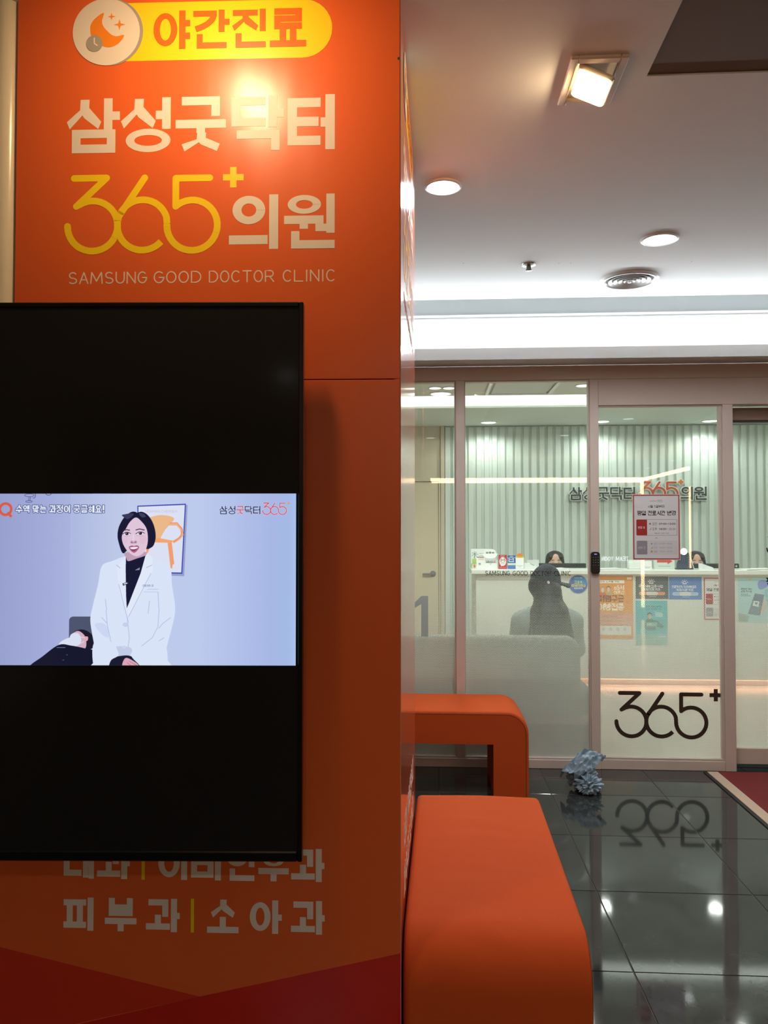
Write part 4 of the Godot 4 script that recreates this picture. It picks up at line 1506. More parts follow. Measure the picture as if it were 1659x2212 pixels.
# ---------------------------------------------------------------- things in the hall
func hall_things() -> void:
	# red mat
	var mt := thing("door_mat", "dark red entrance mat with beige border and black rubber edge", "mat", Vector3(1.70, 0, -5.07))
	var pile := mat(rgb(132, 40, 40), 0.95)
	pile.normal_enabled = true
	pile.normal_texture = noise_tex(0.2, 9, 256, true, 6.0)
	pile.uv1_triplanar = true
	pile.uv1_scale = Vector3.ONE * 8
	obj("rubber_edge", slab(0.0, 1.75, 0.0, 0.006, 0.0, 2.3, 0.002), mat(rgb(30, 26, 24), 0.7), mt)
	obj("border", slab(0.02, 0.085, 0.006, 0.0095, 0.012, 2.28, 0.001), mat(rgb(196, 168, 146), 0.9), mt)
	obj("border", slab(1.665, 1.73, 0.006, 0.0095, 0.012, 2.28, 0.001), mat(rgb(196, 168, 146), 0.9), mt)
	obj("pile", slab(0.085, 1.665, 0.006, 0.011, 0.012, 2.28, 0.001), pile, mt)
	# crumpled bag
	plastic_bag()
	# sprinkler
	var sp := thing("sprinkler", "small metal sprinkler head on the white hall ceiling", "sprinkler", Vector3(0.507, 2.88, -4.056))
	obj("collar", lathe(mb(), [Vector2(0.036, 0.0), Vector2(0.034, -0.006), Vector2(0.016, -0.010), Vector2(0.0, -0.010)], 24), mat(rgb(190, 192, 190), 0.3, 0.6), sp)
	obj("nozzle", lathe(mb(), [Vector2(0.012, -0.010), Vector2(0.012, -0.026), Vector2(0.016, -0.028), Vector2(0.016, -0.032), Vector2(0.008, -0.034), Vector2(0.0, -0.034)], 16), mat(rgb(120, 122, 120), 0.35, 0.8), sp)
	# round vent
	var v := thing("ceiling_vent", "round chrome-rimmed ceiling air vent with stepped cone louvres", "vent", Vector3(1.085, 2.88, -4.328))
	var wp := mat(rgb(232, 233, 233), 0.4)
	obj("rim", lathe(mb(), [Vector2(0.155, 0.0), Vector2(0.154, -0.010), Vector2(0.146, -0.016), Vector2(0.134, -0.014), Vector2(0.126, -0.004), Vector2(0.124, 0.0)], 120), mat(rgb(236, 238, 238), 0.3), v)
	obj("throat", lathe(mb(), [Vector2(0.126, -0.001), Vector2(0.0, -0.0012)], 40), mat(rgb(84, 82, 80), 0.7), v)
	for k in 4:
		var r := 0.113 - k * 0.027
		obj("louvre", lathe(mb(), [Vector2(r, -0.013), Vector2(r - 0.003, -0.016), Vector2(r - 0.021, -0.004), Vector2(r - 0.019, -0.002), Vector2(r, -0.013)], 120), wp, v)
	obj("spindle", lathe(mb(), [Vector2(0.010, -0.004), Vector2(0.010, -0.020), Vector2(0.0, -0.022)], 16), wp, v)
	# downlights and square spots
	downlight(Vector3(0.052, 2.88, -3.111), 0.063, "bright round white hall downlight just beside the pillar's top edge", COOL, 1.0, 7.0, "hall downlights")
	downlight(Vector3(1.078, 2.88, -3.737), 0.074, "round white hall downlight nearest the ceiling vent", COOL, 1.3, 4.0, "hall downlights")
	square_spot(Vector3(0.492, 2.88, -2.395), "glowing square warm spotlight in the hall ceiling beside the dark brown panel", 0.45, 24.0)
	square_spot(Vector3(-0.52, 2.88, -1.52), "square warm spotlight in the hall ceiling close in front of the pillar", 0.56, 0.0, 30.0)
	# paper notice
	var c := Canvas.new(594, 832, rgb(226, 222, 222))
	notice(c, 594.0, 832.0, false)
	var nt := obj("notice_poster", sheet(1.290, 1.588, 1.324, 1.744, -5.0875, 0.0012), paper(c.tex()))
	tag(nt, "red-bordered opening hours notice taped on the sliding door glass", "poster")
	nt.position.z = -0.030

func notice(c: Canvas, w: float, h: float, small: bool) -> void:
	var red := rgb(168, 40, 36)
	c.rect(0, 0, w, h, rgb(236, 200, 196))
	c.rect(8, 8, w - 8, h - 8, red)
	c.rect(20, 20, w - 20, h - 20, rgb(226, 222, 222))
	var ink := rgb(30, 30, 36)
	var mid := rgb(96, 94, 100)
	var k := w / 1090.0
	var X := func(x: float) -> float: return (x - 288) * k
	var Y := func(y: float) -> float: return (y - 270) * k
	c.polys(fit("삼성굿닥터", X.call(690), X.call(858), Y.call(418), 22 * k, 0.12), rgb(110, 108, 112))
	c.polys(numerals(X.call(862), Y.call(398), 0.16 * k, 26.0), rgb(110, 108, 112))
	c.polys(fit("6월 1일부터", X.call(648), X.call(1022), Y.call(522), 62 * k, 0.12), ink)
	c.polys(fit("평일 진료시간 변경", X.call(396), X.call(1286), Y.call(656), 108 * k, 0.145, 0.05), ink)
	c.poly(rrect(X.call(374), Y.call(858), 936 * k, 372 * k, 24 * k), rgb(70, 68, 72))
	c.poly(rrect(X.call(379), Y.call(863), 926 * k, 362 * k, 22 * k), rgb(226, 222, 222))
	c.poly(rrect(X.call(374), Y.call(858), 246 * k, 372 * k, 24 * k), red)
	c.polys(fit("변경 후", X.call(412), X.call(576), Y.call(1018), 56 * k, 0.15), rgb(240, 220, 216))
	c.poly(disc(Vector2(X.call(688), Y.call(958)), 22 * k, 22 * k), rgb(150, 112, 100))
	c.polys(strip(arc(Vector2(X.call(682), Y.call(1070)), 26 * k, 26 * k, -30, 110), 12 * k), rgb(140, 136, 140))
	c.polys(fit("오전", X.call(738), X.call(852), Y.call(930), 58 * k, 0.11), mid)
	c.polys(fit("오후", X.call(738), X.call(852), Y.call(1046), 58 * k, 0.11), mid)
	c.polys(fit("09:00~13:00", X.call(892), X.call(1276), Y.call(936), 46 * k, 0.17), ink)
	c.polys(fit("14:00~", X.call(892), X.call(1092), Y.call(1056), 46 * k, 0.17), ink)
	c.polys(fit("20:30", X.call(1116), X.call(1276), Y.call(1056), 46 * k, 0.13), rgb(150, 90, 86))
	c.polys(fit("점심시간 13:00~14:00", X.call(790), X.call(1120), Y.call(1164), 24 * k, 0.12), mid)
	c.polys(strip([Vector2(X.call(812), Y.call(1298)), Vector2(X.call(834), Y.call(1276)), Vector2(X.call(856), Y.call(1298))], 9 * k), mid)
	c.poly(rrect(X.call(378), Y.call(1352), 932 * k, 318 * k, 22 * k), rgb(200, 196, 200))
	c.poly(rrect(X.call(382), Y.call(1356), 924 * k, 310 * k, 20 * k), rgb(218, 214, 216))
	c.poly(rrect(X.call(378), Y.call(1352), 244 * k, 318 * k, 22 * k), rgb(150, 144, 152))
	c.polys(fit("변경 전", X.call(412), X.call(580), Y.call(1488), 54 * k, 0.13), rgb(206, 200, 204))
	var pale := rgb(170, 164, 170)
	for r in [["오전", "09:00~18:00", 1396], ["오후", "14:00~18:00", 1488], ["점심", "13:00~14:00", 1576]]:
		c.polys(fit(r[0], X.call(770), X.call(852), Y.call(r[2]), 46 * k, 0.11), pale)
		c.polys(fit(r[1], X.call(892), X.call(1192), Y.call(r[2] + 4), 38 * k, 0.13), pale)
	c.poly(disc(Vector2(X.call(722), Y.call(1420)), 14 * k, 16 * k), rgb(130, 118, 124))
	c.polys(strip(arc(Vector2(X.call(720), Y.call(1508)), 20 * k, 20 * k, -30, 110), 10 * k), rgb(110, 106, 116))
	c.poly(disc(Vector2(X.call(722), Y.call(1602)), 24 * k, 24 * k), rgb(196, 160, 70))

func square_spot(at: Vector3, label: String, e: float, tilt: float, pitch := 0.0) -> void:
	var t := thing("square_spotlight", label, "ceiling light", at)
	var fr := mb()
	for k in [[-0.072, 0.0, 0.024, 0.252], [0.072, 0.0, 0.024, 0.252]]:
		box(fr, Vector3(k[0], -0.006, k[1]), Vector3(k[2], 0.012, k[3]), 0.003)
	for z in [-0.112, 0.112]:
		box(fr, Vector3(0, -0.006, z), Vector3(0.122, 0.012, 0.028), 0.003)
	obj("frame", fr, mat(rgb(214, 196, 180), 0.3), t)
	obj("reflector", slab(-0.061, 0.061, -0.002, 0.0, -0.1, 0.1), mat(rgb(226, 206, 180), 0.2, 0.4), t)
	var hd := mb()
	var b := Basis(Vector3.BACK, deg_to_rad(-tilt)) * Basis(Vector3.RIGHT, deg_to_rad(pitch))
	var hc := Vector3(0.0, -0.014 - (tilt + pitch) * 0.0004, 0.006)
	box(hd, hc, Vector3(0.112, 0.016, 0.152), 0.006, b)
	obj("lamp_head", hd, mat(rgb(230, 220, 205), 0.3), t)
	var lit := mb()
	var o := PackedVector2Array()
	for p in rrect(-0.053, -0.071, 0.106, 0.142, 0.016):
		o.append(p)
	extrude(lit, o, 0.0, 0.002)
	var lamp := obj("lamp_face", lit, glow(Color(1.0, 0.86, 0.62), 9.0), t)
	lamp.transform = Transform3D(b * Basis(Vector3.RIGHT, PI / 2), hc + b * Vector3(0, -0.009, 0))
	area("square_spot_beam", at + hc + b * Vector3(0, -0.016, 0), b * Vector3.DOWN, Vector2(0.10, 0.10), WARM, e)

func plastic_bag() -> void:
	var t := thing("plastic_bag", "crumpled blue-grey plastic bag lying on the floor before the keypad post", "bag", Vector3(0.885, 0, -4.70))
	var m := mat(rgb(152, 174, 190), 0.42)
	var n := FastNoiseLite.new()
	n.seed = 12
	n.noise_type = FastNoiseLite.TYPE_SIMPLEX
	n.fractal_type = FastNoiseLite.FRACTAL_NONE
	n.frequency = 9.0
	var fold := FastNoiseLite.new()
	fold.seed = 7
	fold.noise_type = FastNoiseLite.TYPE_SIMPLEX
	fold.fractal_type = FastNoiseLite.FRACTAL_NONE
	fold.frequency = 20.0
	# hood: a draped sheet with a peak, a left lip and a right tip
	var ctrl := [
		[Vector3(-0.125, 0.105, 0.045), Vector3(-0.06, 0.155, -0.03), Vector3(0.0, 0.20, -0.06), Vector3(0.07, 0.195, -0.05), Vector3(0.10, 0.17, -0.04)],
		[Vector3(-0.128, 0.135, 0.07), Vector3(-0.055, 0.170, 0.02), Vector3(0.03, 0.232, -0.01), Vector3(0.085, 0.215, 0.0), Vector3(0.135, 0.186, 0.0)],
		[Vector3(-0.10, 0.128, 0.085), Vector3(-0.05, 0.150, 0.075), Vector3(0.005, 0.185, 0.06), Vector3(0.055, 0.190, 0.055), Vector3(0.10, 0.178, 0.03)],
		[Vector3(-0.07, 0.120, 0.09), Vector3(-0.035, 0.115, 0.095), Vector3(0.0, 0.128, 0.085), Vector3(0.03, 0.142, 0.08), Vector3(0.06, 0.160, 0.07)],
		[Vector3(-0.055, 0.105, 0.09), Vector3(-0.03, 0.112, 0.085), Vector3(0.0, 0.115, 0.085), Vector3(0.02, 0.120, 0.08), Vector3(0.04, 0.13, 0.08)]]
	var N := 44
	var g := []
	for i in N + 1:
		var row := []
		for j in N + 1:
			var u := float(i) / N * 3.999
			var v := float(j) / N * 3.999
			var a := int(u)
			var b := int(v)
			var p: Vector3 = ctrl[a][b].lerp(ctrl[a][b + 1], v - b).lerp(ctrl[a + 1][b].lerp(ctrl[a + 1][b + 1], v - b), u - a)
			p += Vector3(0.25, 1, 0.6) * (0.018 - absf(n.get_noise_3dv(p + Vector3(0, 0, 3))) * 0.052 - absf(fold.get_noise_3dv(p)) * 0.020)
			row.append(p)
		g.append(row)
	var s := mb()
	for i in N:
		for j in N:
			for q in [[g[i][j], g[i][j + 1], g[i + 1][j + 1]], [g[i][j], g[i + 1][j + 1], g[i + 1][j]]]:
				tri(s, q[0], q[1], q[2], Vector3(0, 0.7, 0.7))
				tri(s, q[0] - Vector3(0, 0.0015, 0.001), q[1] - Vector3(0, 0.0015, 0.001), q[2] - Vector3(0, 0.0015, 0.001), Vector3(0, -0.7, -0.7))
	obj("draped_top", s, m, t)
	# crumpled belly resting on the floor, and a small wad behind it
	for k in [[Vector3(0.018, 0.056, 0.092), Vector3(0.076, 0.058, 0.058), 1.0, "crumpled_body"], [Vector3(-0.01, 0.085, 0.01), Vector3(0.085, 0.085, 0.06), 0.7, "inner_fold"], [Vector3(0.072, 0.028, 0.03), Vector3(0.03, 0.028, 0.03), 0.6, "loose_wad"]]:
		s = mb()
		var c: Vector3 = k[0]
		var r: Vector3 = k[1]
		var pts := []
		for i in 27:
			var row := []
			for j in 41:
				var th := PI * i / 26.0
				var ph := TAU * (j % 40) / 40.0
				var d := Vector3(sin(th) * cos(ph), cos(th), sin(th) * sin(ph))
				var q := d * 0.15 + c * 2.0
				var f: float = 1.22 - (absf(n.get_noise_3dv(Vector3(q.x + q.y * 0.7, q.y - q.x * 0.7, q.z))) * 0.95 + absf(fold.get_noise_3dv(q * 0.9)) * 0.38) * k[2]
				var p := c + d * r * f
				p.y = maxf(p.y, 0.001)
				row.append(p)
			pts.append(row)
		for i in 26:
			for j in 40:
				var o: Vector3 = pts[i][j] - c
				tri(s, pts[i][j], pts[i][j + 1], pts[i + 1][j + 1], o)
				tri(s, pts[i][j], pts[i + 1][j + 1], pts[i + 1][j], o)
		obj(k[3], s, m, t)

# ---------------------------------------------------------------- reception counter and what stands on it
func poster(label: String, x0: float, x1: float, y0: float, y1: float, c: Canvas, z := -7.898) -> void:
	tag(obj("poster", sheet(x0, x1, y0, y1, z, 0.001), paper(c.tex()), null), label, "poster")

func sunrise(c: Canvas, x: float, y: float, r: float, col: Color) -> void:
	for k in 5:
		var a := PI + PI * (k + 0.5) / 5.0
		c.poly(seg(Vector2(x, y) + Vector2(cos(a), sin(a)) * r * 0.62, Vector2(x, y) + Vector2(cos(a), sin(a)) * r, r * 0.17), col)
	c.polys(strip(arc(Vector2(x, y), r * 0.42, r * 0.42, 180, 360, 14), r * 0.15), col)
	c.rect(x - r * 0.55, y + r * 0.05, x + r * 0.55, y + r * 0.3, col)

func generic_face(c: Canvas, x: float, y: float, s: float, hair: Color, skin_c: Color, cloth: Color) -> void:
	c.poly(smooth([x - s * 1.5, y + s * 2.6, x - s * 1.1, y + s * 1.3, x, y + s * 1.1, x + s * 1.1, y + s * 1.3, x + s * 1.5, y + s * 2.6]), cloth)
	c.rect(x - s * 0.3, y + s * 0.5, x + s * 0.3, y + s * 1.3, skin_c)
	c.poly(disc(Vector2(x, y - s * 0.15), s * 0.85, s * 1.05), hair)
	c.poly(disc(Vector2(x, y + s * 0.15), s * 0.68, s * 0.85), skin_c)

func counter_things() -> void:
	var white := mat(rgb(226, 230, 222), 0.35)
	var t := thing("reception_counter", "long white reception counter with overhanging top below the fluted wall", "counter", Vector3(0, 0, 0))
	obj("front", slab(0.45, 4.4, 0.06, 1.086, -8.0, -7.9, 0.004), white, t)
	obj("end_panel", slab(0.45, 0.49, 0.0, 1.086, -8.7, -8.0, 0.003), white, t)
	obj("plinth", slab(0.5, 4.4, 0.0, 0.06, -8.0, -7.945), mat(rgb(232, 214, 200), 0.5), t)
	obj("worktop", slab(0.405, 4.45, 1.086, 1.131, -8.30, -7.86, 0.005), mat(rgb(236, 240, 234), 0.25), t)
	obj("desk", slab(0.49, 4.4, 0.72, 0.745, -8.7, -8.0, 0.003), white, t)
	obj("light_strip", slab(0.55, 4.35, 0.050, 0.058, -7.94, -7.925), glow(Color(1.0, 0.72, 0.55), 2.5), t)

	# posters on the counter front
	var c := Canvas.new(404, 556, rgb(236, 158, 78))
	c.view(Vector2(-228, 125), 0.4 * 1.005)
	c.rect(-228, 940, 800, 1240, rgb(228, 168, 142))
	c.rect(-228, 1230, 730, 1425, rgb(236, 234, 224))
	c.rect(-180, 228, 580, 296, rgb(250, 244, 230))
	c.polys(fit("건강한 노후를 위한", -40, 470, 245, 32, 0.13), rgb(110, 90, 70))
	c.rect(640, 165, 750, 215, rgb(250, 240, 190))
	generic_face(c, 215, 420, 56, rgb(110, 96, 88), rgb(238, 206, 182), rgb(190, 180, 120))
	generic_face(c, 80, 430, 54, rgb(170, 160, 158), rgb(240, 210, 190), rgb(220, 110, 90))
	c.polys(fit("65세", 340, 582, 335, 105, 0.17), rgb(255, 250, 236))
	c.polys(fit("어르신", 340, 580, 455, 80, 0.15), rgb(255, 250, 236))
	c.polys(fit("폐렴구균", -20, 578, 556, 145, 0.16, 0.05), rgb(128, 70, 34))
	c.polys(fit("예방접종", -20, 578, 738, 150, 0.16, 0.05), rgb(255, 250, 236))
	for y in [975, 1010, 1045, 1080, 1115, 1205]:
		c.rect(50, y, 560 if y % 2 else 420, y + 10, rgb(180, 120, 100))
	for k in 4:
		c.poly(disc(Vector2(90 + k * 165, 1300), 36, 40), rgb(186, 196, 190))
	poster("tall orange vaccination poster with white and brown lettering on the counter front", 1.565, 1.989, 0.453, 1.075, c)
	var two := [[rgb(86, 92, 98), "국가예방접종사업", "지정의료기관", rgb(240, 150, 90), 2.016, 2.332, 0.846, 1.067, "dark grey landscape notice with white sunrise emblem on the counter front"], [rgb(88, 132, 196), "인플루엔자 국가예방접종", "지정의료기관", rgb(180, 210, 230), 2.338, 2.652, 0.843, 1.063, "blue landscape notice with white sunrise emblem on the counter front"]]
	for p in two:
		c = Canvas.new(480, 332, p[0])
		c.view(Vector2.ZERO, 480.0 / 690.0)
		sunrise(c, 330, 130, 78, rgb(240, 242, 240))
		c.polys(fit(p[1], 60, 580, 180, 58, 0.14), rgb(240, 242, 240))
		c.polys(fit(p[2], 150, 520, 252, 54, 0.14), rgb(240, 242, 240))
		c.poly(rrect(70, 325, 550, 70, 34), p[3])
		c.poly(rrect(220, 325, 250, 70, 34), rgb(246, 240, 230))
		c.rect(110, 346, 560, 354, rgb(170, 150, 140))
		c.rect(140, 368, 520, 374, rgb(170, 150, 140))
		c.polys(fit("질병관리청", 280, 430, 416, 22, 0.12), rgb(230, 232, 232))
		poster(p[8], p[4], p[5], p[6], p[7], c)
	c = Canvas.new(400, 572, rgb(96, 190, 196))
	c.view(Vector2.ZERO, 400.0 / 680.0)
	c.rect(0, 735, 680, 975, rgb(150, 196, 188))
	for r in [["건강을 지키는 예방접종", 110, 50], ["미리 준비하세요", 165, 44]]:
		c.polys(fit(r[0], 220, 560, r[1], r[2] * 0.8, 0.13), rgb(50, 110, 120))
	generic_face(c, 300, 330, 60, rgb(60, 70, 74), rgb(214, 178, 160), rgb(70, 130, 128))
	c.poly(smooth([190, 470, 250, 430, 380, 430, 460, 440, 590, 560, 540, 600, 430, 560, 420, 640, 210, 640, 190, 560]), rgb(66, 128, 126))
	c.poly(rrect(230, 470, 230, 110, 20), rgb(108, 172, 160))
	c.polys(fit("폐렴구균", 240, 450, 490, 60, 0.15), rgb(214, 236, 226))
	c.poly(rrect(420, 262, 160, 90, 36), rgb(190, 226, 220))
	for y in [285, 305, 325]:
		c.rect(440, y, 550, y + 6, rgb(120, 170, 170))
	c.rect(500, 770, 640, 800, rgb(220, 236, 220))
	poster("teal portrait poster with a person folding their arms on the counter front", 2.014, 2.319, 0.393, 0.830, c)
	c = Canvas.new(420, 588, rgb(226, 222, 222))
	notice(c, 420.0, 588.0, true)
	poster("smaller red-bordered opening hours notice hung on the counter front", 2.668, 2.964, 0.641, 1.060, c)
	c = Canvas.new(430, 436, rgb(184, 222, 226))
	c.view(Vector2(1165, 205), 430.0 / 740.0)
	c.pts([1165, 800, 1340, 840, 1320, 945, 1165, 945], rgb(150, 176, 168))
	c.poly(smooth([1490, 280, 1560, 240, 1650, 260, 1660, 330, 1560, 400, 1500, 380]), rgb(140, 160, 222))
	c.poly(smooth([1600, 420, 1720, 400, 1840, 500, 1860, 800, 1700, 820, 1640, 640]), rgb(150, 208, 214))
	c.poly(smooth([1520, 600, 1600, 590, 1610, 680, 1560, 790, 1510, 790]), rgb(232, 200, 182))
	c.pts([1440, 468, 1590, 492, 1520, 842, 1318, 815], rgb(116, 138, 158))
	c.poly(PackedVector2Array([Vector2(1418, 590), Vector2(1510, 602), Vector2(1494, 694), Vector2(1398, 675)]), rgb(240, 246, 248))
	c.poly(smooth([1434, 620, 1455, 612, 1462, 622, 1476, 616, 1484, 634, 1454, 656]), rgb(110, 134, 156))
	c.poly(disc(Vector2(1362, 232), 22, 22), rgb(226, 206, 130))
	c.polys(fit("병원안내 서비스", 1212, 1400, 376, 34, 0.14), rgb(90, 108, 116))
	c.polys(fit("알림 톡으로", 1212, 1390, 418, 34, 0.14), rgb(90, 108, 116))
	c.rect(1210, 478, 1330, 490, rgb(120, 140, 146))
	c.rect(1210, 506, 1370, 514, rgb(120, 140, 146))
	poster("pale blue poster of a hand holding a phone on the counter front", 3.0, 3.43, 0.622, 1.057, c)
	# round sticker
	c = Canvas.new(256, 256, rgb(70, 110, 186))
	c.view(Vector2(190, 450), 256.0 / 840.0)
	c.poly(disc(Vector2(700, 740), 330, 260), rgb(60, 152, 214))
	c.poly(disc(Vector2(610, 870), 420, 420), rgb(80, 108, 178))
	c.poly(smooth([420, 620, 700, 560, 960, 640, 1000, 860, 700, 900, 480, 830]), rgb(56, 146, 208))
	c.polys(fit("고유가", 440, 800, 715, 130, 0.18), rgb(236, 222, 80))
	c.polys(fit("피해지원금", 300, 960, 865, 130, 0.18), rgb(236, 222, 80))
	c.rect(420, 1020, 810, 1068, rgb(206, 226, 236))
	c.rect(430, 1090, 820, 1110, rgb(160, 180, 216))
	c.polys(fit("사용가능 매장", 400, 800, 555, 50, 0.16), rgb(220, 228, 240))
	c.polys(strip(arc(Vector2(610, 870), 396, 396, 0, 360, 60), 10), rgb(150, 166, 216))
	var st := mb()
	for i in 48:
		var a := Vector2(cos(TAU * i / 48), sin(TAU * i / 48))
		var b := Vector2(cos(TAU * (i + 1) / 48), sin(TAU * (i + 1) / 48))
		for p in [Vector2.ZERO, b, a]:
			st.set_normal(Vector3.BACK)
			st.set_uv(Vector2(0.5 + p.x * 0.5, 0.5 - p.y * 0.5))
			st.add_vertex(Vector3(p.x * 0.0915, p.y * 0.0915, 0))
	var sk := obj("round_sticker", st, paper(c.tex(), 0.35))
	sk.position = Vector3(1.457, 0.987, -7.898)
	tag(sk, "round blue sticker with yellow lettering on the counter front", "sticker")

	# stands and cards along the worktop
	var top := 1.131
	c = Canvas.new(220, 250, rgb(226, 228, 224))
	for k in 7:
		c.polys(strip([Vector2(52, 70), Vector2(52, 70) + Vector2(34, 0).rotated(TAU * k / 7), Vector2(52, 82) + Vector2(44, 0).rotated(TAU * k / 7)], 7), rgb(110, 150, 150))
	c.rect(50, 70, 56, 150, rgb(120, 130, 120))
	c.rect(0, 190, 220, 250, rgb(170, 206, 130))
	for y in [60, 90, 120, 150]:
		c.rect(110, y, 200, y + 6, rgb(170, 172, 172))
	var cal := thing("desk_calendar", "white spiral desk calendar with a palm tree at the worktop's left end", "calendar", Vector3(0.418, top, -8.20))
	var page := obj("page", sheet(0, 0.17, 0, 0.205, 0, 0.004), paper(c.tex()), cal)
	page.rotation.x = deg_to_rad(-10)
	var rg := mb()
	for k in 9:
		lathe(rg, [Vector2(0.006, -0.001), Vector2(0.0075, 0.0), Vector2(0.006, 0.001)], 12, Vector3(0.03 + k * 0.012, 0.204, -0.036), Basis(Vector3.FORWARD, PI / 2))
	obj("spiral", rg, mat(rgb(245, 245, 245), 0.3, 0.3), cal)
	var back := obj("back_leaf", sheet(0, 0.17, 0, 0.205, 0, 0.003), mat(rgb(210, 210, 205), 0.6), cal)
	back.position.z = -0.07
	back.rotation.x = deg_to_rad(10)
	c = Canvas.new(100, 200, rgb(240, 236, 226))
	c.rect(0, 0, 100, 110, rgb(186, 214, 130))
	c.poly(disc(Vector2(50, 150), 30, 36), rgb(240, 200, 150))
	c.poly(smooth([40, 130, 56, 140, 60, 170, 44, 176]), rgb(206, 90, 60))
	card("leaflet", "small green and yellow leaflet at the far left end of the worktop", "leaflet", Vector3(0.424, top, -8.10), 0.05, 0.10, c, 0.004)
	c = Canvas.new(120, 190, rgb(244, 243, 240))
	c.rect(4, 2, 110, 14, rgb(90, 90, 90))
	c.rect(26, 30, 110, 36, rgb(206, 90, 80))
	c.rect(26, 46, 110, 50, rgb(206, 120, 110))
	c.polys(fit("안내", 30, 60, 98, 34, 0.12), rgb(70, 70, 70))
	card("paper_stand", "white printed card stand between the calendar and the white dispenser", "card stand", Vector3(0.465, top, -8.04), 0.085, 0.122, c, 0.02)
	# dispenser with the round-topped sign
	var ds := thing("swab_dispenser", "white dispenser box with a round-topped sign on the worktop", "dispenser", Vector3(0.607, top, -8.05))
	c = Canvas.new(256, 150, rgb(244, 245, 242))
	c.rect(0, 0, 256, 24, rgb(206, 208, 206))
	c.rect(20, 24, 240, 70, rgb(214, 216, 214))
	c.polys(fit("알콜솜입니다", 52, 220, 34, 32, 0.13), rgb(60, 60, 60))
	c.pts([100, 72, 160, 72, 130, 96], rgb(206, 208, 206))
	obj("box", slab(-0.072, 0.072, 0, 0.105, -0.10, -0.001, 0.003), mat(rgb(240, 242, 238), 0.4), ds)
	obj("printed_front", sheet(-0.072, 0.072, 0, 0.105, 0.0, 0.0008), paper(c.tex()), ds)
	var hs := mb()
	var hp := PackedVector2Array()
	for p in smooth([-0.064, 0.125, -0.058, 0.170, -0.032, 0.196, 0.032, 0.196, 0.058, 0.170, 0.064, 0.125, 0.0, 0.108], 5):
		hp.append(p)
	extrude(hs, hp, -0.05, -0.044)
	obj("round_sign", hs, mat(rgb(246, 248, 246), 0.35), ds)
	obj("brim", print_mesh(strip([Vector2(-0.072, -0.148), Vector2(-0.05, -0.118), Vector2(0.0, -0.106), Vector2(0.05, -0.118), Vector2(0.072, -0.148)], 0.010, true), 0, 0, -0.043, 0.008), mat(rgb(255, 255, 255), 0.3), ds)
	obj("lettering", print_mesh(fit("알콜솜", -0.045, 0.045, -0.172, 0.018, 0.12), 0, 0, -0.0435, 0.0005), mat(rgb(90, 92, 92), 0.6), ds)
	# the two boxes with 2~5 on them
	c = Canvas.new(180, 300, rgb(190, 44, 66))
	c.poly(disc(Vector2(90, 142), 74, 96), rgb(240, 234, 232))
	c.polys(fit("2~5", 36, 150, 78, 62, 0.17), rgb(150, 34, 50))
	c.rect(46, 164, 134, 172, rgb(190, 160, 160))
	c.rect(56, 186, 124, 192, rgb(190, 160, 160))
	c.pts([50, 220, 74, 222, 60, 260], rgb(236, 220, 220))
	c.polys(fit("독감 예방", 44, 130, 14, 20, 0.14), rgb(240, 220, 224))
	c.rect(20, 268, 160, 276, rgb(230, 150, 160))
	card("leaflet_box", "red leaflet box marked 2~5 between the dispenser and blue box", "leaflet box", Vector3(0.686, top, -8.02), 0.084, 0.142, c, 0.035, "leaflet boxes on the worktop")
	c = Canvas.new(180, 300, rgb(40, 84, 160))
	c.polys(fit("예방접종", 48, 130, 14, 22, 0.15), rgb(236, 240, 246))
	c.rect(0, 46, 180, 58, rgb(170, 214, 236))
	c.polys(fit("2~5", 12, 150, 66, 52, 0.2), rgb(246, 248, 250))
	c.rect(18, 128, 150, 148, rgb(220, 228, 240))
	c.rect(0, 172, 180, 208, rgb(222, 236, 240))
	c.rect(0, 208, 180, 226, rgb(150, 190, 130))
	c.rect(0, 226, 180, 300, rgb(70, 118, 196))
	card("leaflet_box", "blue leaflet box marked 2~5 between the red box and the yellow-topped card", "leaflet box", Vector3(0.778, top, -8.02), 0.078, 0.136, c, 0.035, "leaflet boxes on the worktop")
	c = Canvas.new(160, 260, rgb(244, 244, 242))
	c.rect(0, 0, 160, 28, rgb(250, 204, 40))
	c.polys(fit("모바일 접수", 24, 140, 6, 16, 0.14), rgb(110, 90, 20))
	c.rect(22, 190, 140, 197, rgb(150, 152, 154))
	c.rect(50, 212, 110, 219, rgb(150, 152, 154))
	var qs := card("card_stand", "white standing card with a yellow top edge and an orange tab", "card stand", Vector3(0.858, top, -8.02), 0.082, 0.126, c, 0.004)
	var tab := mb()
	var tp := PackedVector2Array()
	for p in smooth([0.016, 0.120, 0.016, 0.142, 0.026, 0.155, 0.056, 0.155, 0.066, 0.142, 0.066, 0.120], 4):
		tp.append(p)
	extrude(tab, tp, -0.008, -0.005)
	obj("tab", tab, mat(rgb(232, 140, 60), 0.5), qs)
	obj("foot", slab(0.0, 0.082, 0.0, 0.004, -0.05, 0.004, 0.001), mat(rgb(230, 230, 228), 0.5), qs)
	var ac := StandardMaterial3D.new()
	ac.albedo_color = Color(0.9, 0.93, 0.92, 0.35)
	ac.transparency = BaseMaterial3D.TRANSPARENCY_ALPHA
	ac.roughness = 0.2
	var rd := [["white card reader beside the yellow-topped card", 1.005, -8.02], ["white card reader lying in front of the right-hand monitor", 2.71, -7.98]]
